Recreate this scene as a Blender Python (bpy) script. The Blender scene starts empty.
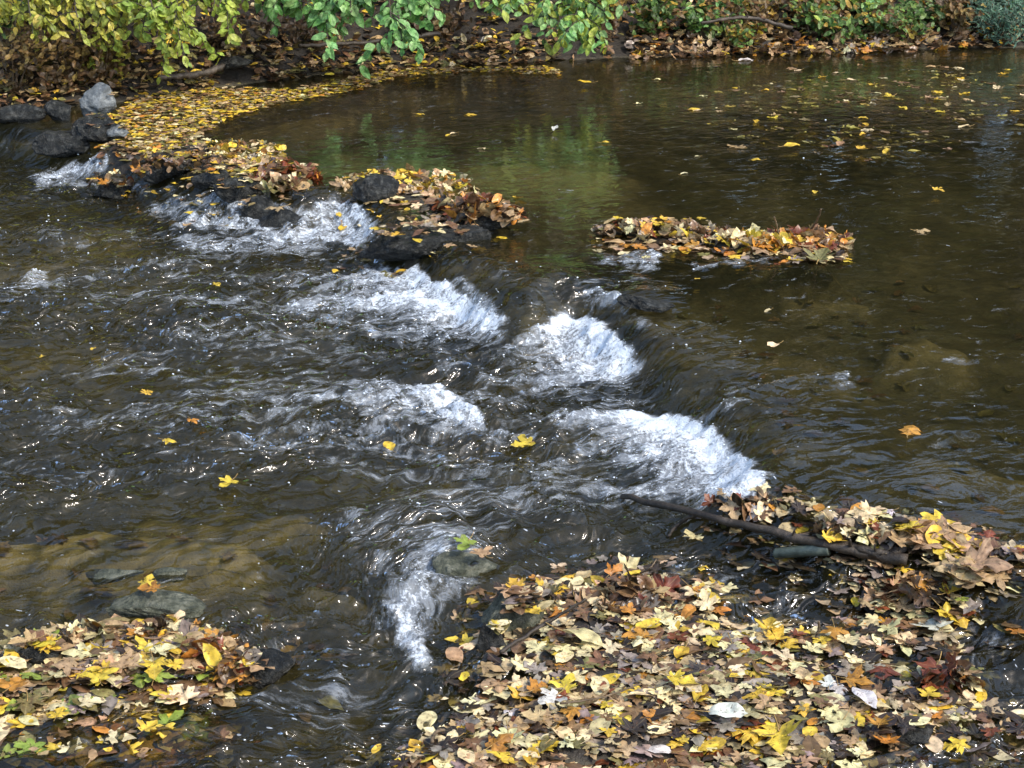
import bpy, math, random
import numpy as np
R = random.Random(7)
NR = np.random.RandomState(11)
C = bpy.context.scene.collection
# ------------------------------------------------------------------ camera frame
F, PITCH, CAMH = 1576.0, math.radians(21.0), 2.4
SN, CS = math.sin(PITCH), math.cos(PITCH)
def P(px, py, z=0.0):
    """point of the place, at height z, seen at this spot of the photograph"""
    u = (px - 512.0) / F; v = (py - 384.0) / F
    t = (CAMH - z) / (SN + v * CS)
    return (t * u, t * (CS - v * SN))
def PY(px, py, Y):
    """point of the place at ground distance Y"""
    u = (px - 512.0) / F; v = (py - 384.0) / F
    t = Y / (CS - v * SN)
    return (t * u, Y, CAMH - t * (SN + v * CS))
def pxof(x, y, z=0.0):
    dz = z - CAMH
    f = y * CS - dz * SN
    d = -y * SN - dz * CS
    f = np.maximum(f, 0.2)
    return 512 + F * x / f, 384 + F * d / f
# ------------------------------------------------------------------ fields
def sm(a, b, x):
    t = np.clip((x - a) / (b - a), 0, 1)
    return t * t * (3 - 2 * t)
def pn(x, y, seed=0):
    xi = np.floor(x).astype(np.int64); yi = np.floor(y).astype(np.int64)
    xf = x - xi; yf = y - yi
    def g(ix, iy, fx, fy):
        h = (ix * 374761393 + iy * 668265263 + seed * 974711) & 0x7fffffff
        h = ((h ^ (h >> 13)) * 1274126177) & 0x7fffffff
        h = h ^ (h >> 16)
        a = (h & 0xffff) * (2 * math.pi / 65536)
        return np.cos(a) * fx + np.sin(a) * fy
    u = xf ** 3 * (xf * (xf * 6 - 15) + 10); v = yf ** 3 * (yf * (yf * 6 - 15) + 10)
    a = g(xi, yi, xf, yf); b = g(xi + 1, yi, xf - 1, yf)
    c = g(xi, yi + 1, xf, yf - 1); d = g(xi + 1, yi + 1, xf - 1, yf - 1)
    return (a + u * (b - a) + v * (c + u * (d - c) - a - u * (b - a))) * 1.5
def fbm(x, y, oct=4, seed=0):
    s = 0; a = 1; n = 0
    for i in range(oct):
        s = s + a * pn(x, y, seed + i * 17); n += a
        x = x * 2.03 + 3.1; y = y * 2.03 + 1.7; a *= 0.5
    return s / n
def sdpoly(x, y, poly):
    d = np.full(np.shape(x), 1e9); ins = np.zeros(np.shape(x), bool)
    n = len(poly)
    for i in range(n):
        ax, ay = poly[i]; bx, by = poly[(i + 1) % n]
        ex, ey = bx - ax, by - ay
        t = np.clip(((x - ax) * ex + (y - ay) * ey) / (ex * ex + ey * ey + 1e-12), 0, 1)
        d = np.minimum(d, (x - ax - t * ex) ** 2 + (y - ay - t * ey) ** 2)
        cond = ((ay > y) != (by > y))
        with np.errstate(divide='ignore', invalid='ignore'):
            xx = ax + (y - ay) * ex / (ey if abs(ey) > 1e-9 else 1e-9)
        ins ^= (cond & (x < xx))
    d = np.sqrt(d)
    return np.where(ins, -d, d)
def dline(x, y, pts):
    """distance to a stroke, its own parameter 0..1"""
    d = np.full(np.shape(x), 1e9)
    for i in range(len(pts) - 1):
        ax, ay = pts[i][:2]; bx, by = pts[i + 1][:2]
        ex, ey = bx - ax, by - ay
        t = np.clip(((x - ax) * ex + (y - ay) * ey) / (ex * ex + ey * ey + 1e-12), 0, 1)
        d = np.minimum(d, np.hypot(x - ax - t * ex, y - ay - t * ey))
    return d
def W(l, z=0.0): return [P(a, b, z) for a, b in l]

CREST = [(-500, 60), (-60, 118), (60, 150), (150, 178), (215, 205), (300, 212), (350, 205), (425, 258), (478, 288), (508, 316), (528, 322), (550, 306), (596, 310),
         (650, 352), (690, 392), (750, 430), (775, 480), (735, 512), (830, 545), (950, 575), (1060, 625), (1400, 760)]
UP = W(CREST, .09) + [(14, 4), (14, 18), (-9, 18)]
LOWP = W([(-300, 700), (0, 655), (200, 660), (300, 640), (380, 575), (440, 560), (490, 600), (505, 690), (430, 745), (300, 900), (-300, 900)])
DR_MAIN = [P(a, b, .13 if (a > 725 and b < 590) else 0) for a, b in [(395, 772), (440, 738), (482, 705), (496, 655), (500, 612), (530, 588), (575, 580), (615, 577), (655, 577), (700, 600), (742, 627), (800, 646),
           (850, 650), (872, 636), (856, 612), (858, 590), (885, 572), (870, 562), (800, 532), (735, 514), (742, 502), (800, 520), (870, 530), (930, 545), (990, 563), (1030, 585),
           (1010, 600), (975, 605), (965, 650), (940, 664), (885, 660), (852, 672), (868, 690), (925, 702), (965, 705), (1010, 718), (1040, 745), (960, 742), (930, 735), (905, 748), (870, 752), (800, 775), (720, 790), (560, 810), (420, 800)]]
DR_LEFT = W([(-60, 645), (0, 642), (40, 647), (85, 637), (120, 630), (165, 626), (205, 640), (225, 660), (258, 672), (262, 684), (205, 692), (120, 700), (40, 712), (-60, 722)])
DR_WASH = W([(-60, 700), (0, 700), (100, 690), (200, 682), (240, 700), (225, 720), (160, 745), (60, 752), (-60, 756)])
DR_DAM = W([(592, 219), (640, 212), (690, 216), (715, 229), (765, 230), (820, 226), (838, 240), (850, 256), (800, 258), (745, 253), (690, 246), (630, 246), (608, 236)], .21)
IS_MID = W([(345, 182), (372, 168), (410, 165), (438, 178), (452, 198), (500, 195), (528, 212), (500, 224), (460, 240), (400, 244), (368, 238), (362, 222), (420, 214), (395, 203), (350, 196)], .21)
IS_LEFT = W([(100, 150), (150, 145), (195, 132), (240, 143), (270, 160), (316, 162), (316, 178), (285, 192), (250, 198), (210, 190), (170, 182), (140, 168)], .21)
IS_TINY = W([(88, 182), (110, 170), (140, 172), (150, 182), (140, 190), (105, 192)])
MAT_FAR = W([(100, 128), (135, 102), (200, 92), (300, 92), (352, 82), (400, 72), (530, 68), (560, 74), (470, 70), (390, 76), (340, 92), (270, 103), (215, 118), (180, 140), (140, 152), (110, 145)], 0.18)
SHORE_PX = [(-60, 108), (0, 110), (60, 109), (118, 103), (200, 90), (330, 74), (420, 66), (530, 62), (640, 57), (760, 53), (900, 50), (1080, 47)]
SH = [P(a, b, 0.18) for a, b in SHORE_PX]
SHX = np.array([-150, -12, -6] + [p[0] for p in SH] + [9, 20, 150.])
SHY = np.array([14.5, 12.2, 11.8] + [p[1] for p in SH] + [15.8, 17.5, 30.])
def shore(x): return np.interp(x, SHX, SHY)

# foam laid by hand along the steps of the riffle: (stroke, half width px, strength)
FOAM = [
 ([(480, 332), (360, 346), (200, 332)], 10, .44), ([(630, 384), (520, 404), (430, 396)], 10, .5), ([(650, 405), (560, 424)], 8, .38), ([(600, 484), (480, 470), (360, 450), (250, 456)], 10, .46), ([(300, 422), (150, 410), (60, 428)], 10, .44),
 ([(300, 318), (180, 302), (90, 300)], 9, .44), ([(240, 258), (120, 272), (0, 300)], 9, .40), ([(560, 500), (430, 512), (360, 532)], 10, .48), ([(330, 395), (200, 380), (100, 372)], 8, .42), ([(560, 515), (470, 530), (430, 545)], 9, .42), ([(440, 445), (300, 440), (170, 452)], 8, .42), ([(700, 500), (600, 505), (520, 500)], 8, .4), ([(500, 270), (520, 300)], 6, .3), ([(640, 320), (660, 350)], 6, .4),
 ([(48, 182), (75, 172), (105, 160)], 9, .85), ([(60, 188), (95, 186)], 5, .6), ([(140, 186), (170, 196)], 6, .5),
 ([(160, 214), (205, 208), (240, 200)], 9, .75), ([(190, 226), (232, 228), (275, 240), (330, 234), (356, 226)], 11, .85), ([(215, 213), (250, 228)], 7, .6),
 ([(185, 246), (245, 252), (320, 248)], 9, .7), ([(345, 208), (365, 220), (356, 240)], 8, .7), ([(300, 216), (350, 210)], 7, .6),
 ([(296, 306), (360, 304), (420, 312)], 11, .7), ([(330, 326), (420, 338), (490, 338)], 10, .62), ([(462, 290), (492, 314)], 6, .7), ([(230, 300), (300, 306)], 7, .5),
 ([(545, 370), (590, 382), (612, 380)], 10, .7), ([(500, 350), (545, 352)], 9, .55), ([(480, 384), (540, 384), (590, 376)], 9, .62), ([(540, 372), (560, 390)], 6, .6),
 ([(300, 404), (350, 412), (400, 416)], 9, .75), ([(190, 402), (245, 398), (300, 404)], 9, .55), ([(380, 430), (440, 440), (480, 432)], 7, .55), ([(425, 396), (445, 404)], 8, .8),
  ([(610, 492), (690, 495), (735, 490)], 11, .8), ([(540, 468), (610, 470)], 10, .45),
 ([(445, 540), (428, 580), (405, 625)], 22, .8), ([(470, 545), (455, 590), (430, 610)], 12, .6), ([(400, 622), (408, 645), (414, 672)], 10, .98), ([(385, 560), (395, 600)], 10, .55),
 ([(560, 304), (600, 300), (622, 310)], 7, .55), ([(610, 262), (640, 258), (655, 266)], 7, .7), ([(575, 285), (640, 280)], 5, .45),
 ([(800, 380), (845, 376)], 4, .55), ([(705, 425), (745, 405)], 8, .5), ([(730, 398), (790, 382)], 3, .45), ([(700, 264), (780, 258)], 3, .5), ([(940, 362), (970, 361)], 3, .4),
 ([(0, 288), (40, 284)], 8, .65), ([(60, 240), (160, 236)], 8, .3), ([(60, 420), (160, 425)], 16, .34), ([(80, 375), (190, 350)], 10, .32),
 ([(150, 270), (300, 290)], 10, .38), ([(180, 340), (330, 350)], 14, .40), ([(240, 370), (330, 380)], 10, .36), ([(330, 360), (470, 362)], 10, .35),
 ([(350, 520), (480, 500), (600, 490)], 12, .42), ([(330, 470), (420, 480), (560, 475)], 12, .40), ([(360, 540), (420, 530)], 10, .45), ([(330, 700), (400, 720)], 14, .3),
 ([(830, 590), (900, 600)], 14, .22), ([(690, 580), (790, 610)], 16, .24), ([(990, 640), (1024, 690)], 18, .25), ([(250, 700), (350, 735)], 16, .32), ([(0, 470), (200, 480)], 14, .24),
]
# where falling water strikes the pool: a sharp front, fading the way the water runs (stroke, half width, strength, tail px, steps)
FRONT = [
 ([(404, 276), (430, 290), (468, 308), (500, 324)], 9, 1.25, -170, 4, 9), ([(392, 304), (440, 308), (494, 326)], 13, 1.3, -130, 8, 8),
 ([(552, 326), (588, 328), (612, 342), (630, 362), (630, 378)], 13, 1.4, -150, 16, 10), ([(560, 350), (600, 362)], 15, 1.0, -90, 14, 6),
 ([(640, 424), (686, 428), (716, 452), (752, 484), (742, 496)], 13, 1.4, -160, 6, 10), ([(650, 455), (715, 478)], 22, 1.0, -110, 6, 6),
 ([(436, 392), (454, 404), (468, 422)], 9, 1.25, -170, 0, 10), ([(430, 416), (490, 434), (535, 446)], 5, .85, -120, 8, 7),
 ([(356, 212), (364, 228), (350, 240)], 9, 1.15, -170, 8, 10), ([(236, 200), (252, 214)], 9, 1.0, -90, 10, 6), ([(104, 158), (112, 166)], 8, 1.0, -62, 20, 6),
 ([(402, 628), (410, 654), (416, 678)], 8, 1.15, 14, -90, 8), ([(650, 254), (660, 264)], 6, .9, -70, 4, 5), ([(590, 296), (622, 308)], 6, .85, -70, 12, 5), ([(845, 374), (852, 380)], 4, .6, -60, 12, 5), ([(32, 282), (42, 290)], 6, .8, -60, 4, 5),
]
# boulders under the water and standing waves: (px, py, radius x px, radius y px, metres)
HUMP = [(545, 296, 34, 24, .06), (470, 275, 40, 16, .035), (650, 300, 34, 10, .03), (560, 425, 70, 20, .05), (480, 425, 40, 14, .03), (250, 345, 60, 12, .03),
        (420, 370, 60, 12, .03), (130, 440, 80, 14, .02), (700, 415, 40, 18, .03), (420, 525, 60, 16, .03), (460, 560, 30, 14, .05), (590, 400, 50, 14, .02),
        (300, 235, 40, 10, .04), (600, 345, 44, 20, .035), (430, 305, 60, 13, .03), (690, 465, 60, 26, .03), (400, 410, 60, 12, .03), (410, 620, 26, 40, .03), (345, 680, 60, 20, .03), (560, 360, 40, 10, -.02), (505, 450, 70, 10, -.03)]
def foam_at(x, y, z):
    a, b = pxof(x, y, z); b = b * 1.7
    wa = pn(x * 3.1, y * 2.4, 201) * 10 + pn(x * 9, y * 7, 202) * 7; wb = pn(x * 3.1, y * 2.4, 203) * 7 + pn(x * 9, y * 7, 204) * 5
    a = a + wa; b = b + wb * 1.7
    o = np.zeros(np.shape(x))
    for pts, w, k in FOAM:
        p2 = [(q[0], q[1] * 1.7) for q in pts]
        o = np.maximum(o, k * sm(1.75, .05, dline(a, b, p2) / (w * 1.45)))
    for pts, w, k, tx, ty, n in FRONT:
        p2 = [(q[0], q[1] * 1.7) for q in pts]
        for i in range(n):
            f = i / n
            dd = dline(a - tx * f, b - ty * 1.7 * f, p2) / (w * (1.2 + .9 * f))
            o = np.maximum(o, .92 * k * (1 - f) ** .95 * sm(1.5, .2 - .2 * f, dd))
    for pts, w, k in CUT:
        o = o * (1 - k * sm(1.6, .3, dline(a, b, [(q[0], q[1] * 1.7) for q in pts]) / (w * 1.45)))
    return o
CUT = [([(506, 292), (524, 312), (516, 332)], 11, .95), ([(648, 340), (672, 372)], 8, .7), ([(540, 300), (575, 304)], 9, .6), ([(500, 395), (560, 410)], 8, .5), ([(350, 345), (420, 352)], 7, .6)]
FA = (-0.93, -0.37)     # the way the water runs
def water_fields(x, y):
    su = sdpoly(x, y, UP)
    near = np.hypot(x, y - 7) < 9
    su = su + .05 * pn(x * 2.5, y * 2.5, 210)
    hb = 0.18 - 0.18 * sm(-0.06, 0.22, su)
    hb = hb - 0.035 * sm(0.0, 0.35, -sdpoly(x, y, LOWP))
    a, b = pxof(x, y, hb)
    for cx, cy, rx, ry, k in HUMP:
        hb = hb + k * np.exp(-(((a - cx) / rx) ** 2 + ((b - cy) / ry) ** 2))
    fo = foam_at(x, y, hb)
    rough = 0.045 + 0.955 * sm(-0.45, 0.25, su)
    rough = rough * (1 - 0.55 * sm(-1.2, -3.2, x + 0.0 * y) * sm(9.0, 10.5, y)) * (1 - .55 * sm(420, 330, a) * sm(500, 545, b) * sm(640, 600, b))
    rough = rough * (.86 + .7 * np.clip(pn(x * 1.1 + 5, y * 1.5, 220), -.6, .6))
    rough = np.maximum(rough, 1.0 * sm(250, 340, a) * sm(480, 540, b) * sm(520, 440, a))
    rough = np.maximum(rough, .45 * sm(1.6, 2.4, x) * sm(5.2, 4.4, y))
    far = np.hypot(x, y) > 22
    s = x * FA[0] + y * FA[1]; t = -x * FA[1] + y * FA[0]
    wx = .10 * pn(s * 2.2, t * 2.2, 91); wy = .10 * pn(s * 2.2 + 9, t * 2.2, 92)
    s2, t2 = s + wx, t + wy
    n1 = pn(s2 * 2.2, t2 * 3.4, 1); n2 = 1 - 2 * np.abs(pn(s2 * 5.0, t2 * 8.0, 2)); n3 = 1 - 2 * np.abs(pn(s2 * 11, t2 * 17, 3)); n4 = pn(s2 * 24, t2 * 38, 4)
    tur = .030 * n1 + .026 * n2 + .0095 * n3 + .002 * n4
    ed = np.where(far, 0, 1)
    lump = fbm(x * 8 + 3 * wx, y * 6.5, 2, 40)
    lump2 = 1 - 2 * np.abs(fbm(x * 21, y * 17, 2, 44))
    H = hb + ed * (rough * tur + np.clip(fo, 0, 1) * (.010 + .016 * lump + .006 * lump2))
    return hb, H, fo, rough, su
SAND = [([(400, 168), (520, 160), (600, 165)], 14, .65), ([(340, 150), (470, 155)], 12, .4), ([(0, 545), (90, 535), (230, 545)], 18, 1.1), ([(60, 575), (150, 570)], 12, .8), ([(790, 279), (870, 285)], 3, .45),
        ([(900, 330), (960, 335)], 8, .6), ([(930, 440), (1024, 455)], 14, .45), ([(560, 180), (640, 190)], 12, .3), ([(150, 495), (290, 490)], 10, .45), ([(320, 560), (350, 570)], 10, .5), ([(0, 240), (120, 225)], 14, .35), ([(0, 330), (90, 320)], 16, .3),
        ([(850, 540), (1000, 480)], 20, .25), ([(700, 320), (820, 350)], 20, .25), ([(180, 110), (330, 95)], 14, .5)]
def sand_at(x, y, z):
    a, b = pxof(x, y, z); a = a + 26 * fbm(x * 3, y * 2, 3, 301); b = b + 14 * fbm(x * 3, y * 2, 3, 302)
    o = np.zeros(np.shape(x))
    for pts, w, k in SAND: o = np.maximum(o, k * sm(2.2, .2, dline(a, b * 1.7, [(p[0], p[1] * 1.7) for p in pts]) / (w * 1.6)))
    return o * (y > 2.9)
ISL = [(DR_MAIN, .045, .22), (DR_LEFT, .004, .2), (DR_DAM, .025, .2), (IS_MID, .02, .2), (IS_LEFT, .03, .25), (IS_TINY, .04, .15)]
def terrain(x, y):
    hb, H, fo, rough, su = water_fields(x, y)
    dep = .25 - .11 * np.exp(-(su / .5) ** 2) + .05 * fbm(x * 1.3, y * 1.3, 3, 60) + .012 * pn(x * 7, y * 7, 61)
    T = hb - np.maximum(dep * (1 - .62 * np.clip(sand_at(x, y, hb - .06), 0, 1)), .05)
    for poly, h, wd in ISL:
        sd = sdpoly(x, y, poly)
        k = sm(.10, -wd, sd)
        T = T * (1 - k) + (hb + h + .02 * pn(x * 5, y * 5, 70)) * k
    d = y - shore(x)
    bank = .17 + np.where(d > 0, .42 * np.minimum(d, 3.0) + .12 * np.clip(d - 3, 0, 30), .35 * d) + np.clip(d + .2, 0, .6) * .12 * fbm(x * 1.5, y * 1.5, 3, 80)
    T = np.maximum(T, bank)
    d2 = 2.95 + .1 * np.sin(x * 1.1) - y + .6 * sm(6, 12, np.abs(x))
    bank2 = -.1 + np.where(d2 > 0, .75 * np.minimum(d2, 1.2) + .02 * np.clip(d2 - 1.2, 0, 100), .8 * d2)
    T = np.maximum(T, bank2)
    return T, H, fo, rough, hb, su
ROCKS = []
def zat(x, y):
    """highest of ground and water"""
    x = np.atleast_1d(np.asarray(x, float)); y = np.atleast_1d(np.asarray(y, float))
    T, H = terrain(x, y)[:2]
    Z = np.maximum(T, H)
    for rx, ry, sx, sy, yaw, zc, sz in ROCKS:
        dx, dy = x - rx, y - ry; c, s_ = math.cos(yaw), math.sin(yaw)
        q = ((dx * c + dy * s_) / sx) ** 2 + ((-dx * s_ + dy * c) / sy) ** 2
        Z = np.where(q < .85, np.maximum(Z, zc + sz * .82 * np.sqrt(np.clip(1 - q, 0, 1))), Z)
    return Z
def z1(x, y): return float(zat(x, y)[0])
def hit(px, py):
    """where this sight line of the photograph first meets ground, water or rock"""
    u = (px - 512.0) / F; v = (py - 384.0) / F
    k = SN + v * CS
    t = np.linspace((CAMH - 1.3) / max(k, .05), (CAMH + .2) / max(k, .05), 260)
    xs_, ys_, zs_ = t * u, t * (CS - v * SN), CAMH - t * k
    d = zs_ - zat(xs_, ys_)
    i = int(np.argmax(d <= 0)) if (d <= 0).any() else 259
    if i > 0:
        f = d[i - 1] / (d[i - 1] - d[i] + 1e-9); tt = t[i - 1] + f * (t[i] - t[i - 1])
    else: tt = t[0]
    return (tt * u, tt * (CS - v * SN), CAMH - tt * k)
# ------------------------------------------------------------------ mesh helpers
def mesh(name, V, Fc, mat, attrs=None, smooth=True, uv=None):
    V = np.asarray(V, np.float32)
    me = bpy.data.meshes.new(name)
    me.vertices.add(len(V)); me.vertices.foreach_set('co', V.ravel())
    if isinstance(Fc, np.ndarray):
        k = Fc.shape[1]; n = len(Fc)
        me.loops.add(n * k); me.loops.foreach_set('vertex_index', Fc.astype(np.int32).ravel())
        me.polygons.add(n); me.polygons.foreach_set('loop_start', np.arange(0, n * k, k, dtype=np.int32))
    else:
        tot = sum(len(f) for f in Fc)
        me.loops.add(tot); me.loops.foreach_set('vertex_index', np.array([i for f in Fc for i in f], np.int32))
        me.polygons.add(len(Fc)); me.polygons.foreach_set('loop_start', np.cumsum([0] + [len(f) for f in Fc])[:-1].astype(np.int32))
    me.update(calc_edges=True)
    if smooth: me.polygons.foreach_set('use_smooth', np.ones(len(me.polygons), bool))
    for k, a in (attrs or {}).items():
        a = np.asarray(a, np.float32)
        if a.ndim == 2:
            at = me.attributes.new(k, 'FLOAT_COLOR', 'POINT'); at.data.foreach_set('color', a.ravel())
        else:
            at = me.attributes.new(k, 'FLOAT', 'POINT'); at.data.foreach_set('value', a)
    me.materials.append(mat)
    return me
def obj(name, me, parent=None, loc=None, label=None, cat=None, group=None, kind=None):
    o = bpy.data.objects.new(name, me); C.objects.link(o)
    if parent: o.parent = parent
    if loc is not None: o.location = loc
    return tag(o, label, cat, group, kind)
def tag(o, label=None, cat=None, group=None, kind=None):
    if label: o['label'] = label
    if cat: o['category'] = cat
    if group: o['group'] = group
    if kind: o['kind'] = kind
    return o
def tube(pts, radii, sides=7, wob=0.0, seed=0):
    pts = np.asarray(pts, float); n = len(pts)
    radii = np.interp(np.linspace(0, 1, n), np.linspace(0, 1, len(radii)), radii)
    rr = np.random.RandomState(seed)
    V = []; Fq = []
    up = np.array([.13, .21, .97])
    for i in range(n):
        t = pts[min(i + 1, n - 1)] - pts[max(i - 1, 0)]; t /= np.linalg.norm(t) + 1e-9
        a = np.cross(t, up)
        if np.linalg.norm(a) < .1: a = np.cross(t, [1, 0, 0])
        a /= np.linalg.norm(a); b = np.cross(t, a)
        for k in range(sides):
            an = 2 * math.pi * k / sides; r = radii[i] * (1 + wob * rr.uniform(-1, 1))
            V.append(pts[i] + r * (math.cos(an) * a + math.sin(an) * b))
    for i in range(n - 1):
        for k in range(sides):
            k2 = (k + 1) % sides
            Fq.append([i * sides + k, i * sides + k2, (i + 1) * sides + k2, (i + 1) * sides + k])
    Fq.append(list(range(sides))[::-1]); Fq.append([(n - 1) * sides + k for k in range(sides)])
    return V, Fq
def curve(pts, n=14, jit=0.0, seed=0):
    """smooth line through the points"""
    pts = np.asarray(pts, float); m = len(pts); r = np.random.RandomState(seed)
    out = []
    for q in np.linspace(0, m - 1, n):
        i = min(int(q), m - 2); t = q - i
        p0 = pts[max(i - 1, 0)]; p1 = pts[i]; p2 = pts[i + 1]; p3 = pts[min(i + 2, m - 1)]
        out.append(.5 * (2 * p1 + (p2 - p0) * t + (2 * p0 - 5 * p1 + 4 * p2 - p3) * t * t + (3 * p1 - p0 - 3 * p2 + p3) * t ** 3) + r.uniform(-1, 1, 3) * jit)
    return np.array(out)
def joinp(parts):
    V = []; Fc = []
    for v, f in parts:
        o = len(V); V += [tuple(q) for q in v]; Fc += [[i + o for i in g] for g in f]
    return V, Fc
# ------------------------------------------------------------------ materials
def newmat(name):
    m = bpy.data.materials.new(name); m.use_nodes = True
    nt = m.node_tree
    for n in list(nt.nodes): nt.nodes.remove(n)
    return m, nt
def N(nt, t, **kw):
    n = nt.nodes.new(t)
    for k, v in kw.items():
        if k.startswith('i_'):
            n.inputs[k[2:].replace('_', ' ')].default_value = v
        else: setattr(n, k, v)
    return n
def L(nt, a, b): nt.links.new(a, b)
def ramp(nt, src, stops, interp='LINEAR'):
    r = nt.nodes.new('ShaderNodeValToRGB'); r.color_ramp.interpolation = interp
    e = r.color_ramp.elements
    while len(e) < len(stops): e.new(.5)
    for i, (p, c) in enumerate(stops):
        e[i].position = p; e[i].color = c if len(c) == 4 else (*c, 1)
    L(nt, src, r.inputs[0]); return r
def g4(v): return (v, v, v, 1)
def math_n(nt, op, a, b=None, c=None, clamp=False):
    n = nt.nodes.new('ShaderNodeMath'); n.operation = op; n.use_clamp = clamp
    for i, q in enumerate((a, b, c)):
        if q is None: continue
        if isinstance(q, (int, float)): n.inputs[i].default_value = q
        else: L(nt, q, n.inputs[i])
    return n.outputs[0]
def mixc(nt, mode, f, a, b):
    n = nt.nodes.new('ShaderNodeMix'); n.data_type = 'RGBA'; n.blend_type = mode
    for k, q in ((0, f), (6, a), (7, b)):
        if isinstance(q, (int, float)): n.inputs[k].default_value = q
        elif isinstance(q, tuple): n.inputs[k].default_value = q if len(q) == 4 else (*q, 1)
        else: L(nt, q, n.inputs[k])
    return n.outputs[2]

def leaf_material(name, by_attr, rough=.42, trans=.22):
    m, nt = newmat(name)
    if by_attr:
        col = N(nt, 'ShaderNodeAttribute', attribute_name='col').outputs['Color']
    else:
        col = N(nt, 'ShaderNodeObjectInfo').outputs['Color']
    tc = N(nt, 'ShaderNodeTexCoord')
    geo = N(nt, 'ShaderNodeNewGeometry')
    n1 = N(nt, 'ShaderNodeTexNoise', i_Scale=45.0, i_Detail=4.0); L(nt, geo.outputs['Position'], n1.inputs['Vector'])
    v = ramp(nt, n1.outputs['Fac'], [(.3, g4(.48)), (.52, g4(.95)), (.72, g4(1.3))])
    c1 = mixc(nt, 'MULTIPLY', 1.0, col, v.outputs[0])
    n2 = N(nt, 'ShaderNodeTexNoise', i_Scale=95.0, i_Detail=3.0); L(nt, geo.outputs['Position'], n2.inputs['Vector'])
    sp = ramp(nt, n2.outputs['Fac'], [(.60, g4(0)), (.68, g4(.75))])
    c2 = mixc(nt, 'MIX', sp.outputs[0], c1, (.09, .045, .02, 1))
    ve = N(nt, 'ShaderNodeAttribute', attribute_name='vein')
    vr = ramp(nt, ve.outputs['Fac'], [(.72, g4(0)), (.97, g4(.5))])
    c3 = mixc(nt, 'MIX', vr.outputs[0], c2, mixc(nt, 'SCREEN', .35, c2, (.5, .42, .22, 1)))
    p = N(nt, 'ShaderNodeBsdfPrincipled', i_Roughness=rough); L(nt, c3, p.inputs['Base Color'])
    p.inputs['Specular IOR Level'].default_value = .4
    bmp = N(nt, 'ShaderNodeBump', i_Strength=.35, i_Distance=.004); L(nt, n1.outputs['Fac'], bmp.inputs['Height']); L(nt, bmp.outputs[0], p.inputs['Normal'])
    tr = N(nt, 'ShaderNodeBsdfTranslucent'); L(nt, c3, tr.inputs['Color'])
    mx = N(nt, 'ShaderNodeMixShader'); mx.inputs[0].default_value = trans
    L(nt, p.outputs[0], mx.inputs[1]); L(nt, tr.outputs[0], mx.inputs[2])
    out = N(nt, 'ShaderNodeOutputMaterial'); L(nt, mx.outputs[0], out.inputs[0])
    return m
M_LEAF = leaf_material('fallen_leaf', False)
M_LITTER = leaf_material('leaf_litter', True, .30, .15)
M_FOL = leaf_material('green_foliage', True, .45, .42)

def simple_noise_mat(name, stops, scale, rough, bump=.4, dist=.01, spec=.4, detail=6.0, stretch=None, vor=None):
    m, nt = newmat(name)
    tc = N(nt, 'ShaderNodeTexCoord'); src = tc.outputs['Object']
    if stretch:
        mp = N(nt, 'ShaderNodeMapping'); mp.inputs['Scale'].default_value = stretch; L(nt, src, mp.inputs[0]); src = mp.outputs[0]
    n1 = N(nt, 'ShaderNodeTexNoise', i_Scale=scale, i_Detail=detail, i_Roughness=.65); L(nt, src, n1.inputs['Vector'])
    r = ramp(nt, n1.outputs['Fac'], stops)
    p = N(nt, 'ShaderNodeBsdfPrincipled', i_Roughness=rough); L(nt, r.outputs[0], p.inputs['Base Color'])
    p.inputs['Specular IOR Level'].default_value = spec
    n2 = N(nt, 'ShaderNodeTexNoise', i_Scale=scale * 3, i_Detail=6.0, i_Roughness=.7); L(nt, src, n2.inputs['Vector'])
    b = N(nt, 'ShaderNodeBump', i_Strength=bump, i_Distance=dist); L(nt, n2.outputs['Fac'], b.inputs['Height']); L(nt, b.outputs[0], p.inputs['Normal'])
    out = N(nt, 'ShaderNodeOutputMaterial'); L(nt, p.outputs[0], out.inputs[0])
    return m
M_ROCK_WET = simple_noise_mat('wet_dark_rock', [(.3, (.008, .009, .008)), (.5, (.026, .027, .024)), (.62, (.075, .076, .068)), (.75, (.19, .19, .17))], 26, .26, 1.0, .04, .5)
M_ROCK_GREY = simple_noise_mat('grey_rock', [(.3, (.05, .058, .06)), (.5, (.13, .145, .15)), (.68, (.29, .31, .31))], 14, .55, .8, .03, .4)
M_ROCK_OLIVE = simple_noise_mat('olive_grey_slab', [(.3, (.03, .035, .022)), (.5, (.11, .118, .08)), (.68, (.27, .27, .20))], 26, .38, 1.0, .03, .45)
M_BARK = simple_noise_mat('wet_bark', [(.3, (.012, .009, .006)), (.55, (.05, .038, .026)), (.75, (.13, .10, .075))], 14, .55, .8, .01, .4, stretch=(1, 1, .35))
M_TWIG = simple_noise_mat('dry_twig', [(.3, (.05, .035, .02)), (.6, (.16, .115, .07)), (.8, (.28, .22, .14))], 25, .6, .6, .005, .3)
M_LOG = simple_noise_mat('algae_grey_wood', [(.3, (.035, .045, .035)), (.55, (.09, .11, .085)), (.75, (.17, .19, .15))], 18, .45, .6, .006, .4)
M_STALK = simple_noise_mat('leaf_stalk', [(.3, (.20, .10, .03)), (.7, (.42, .30, .10))], 40, .5, .2, .001)

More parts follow.
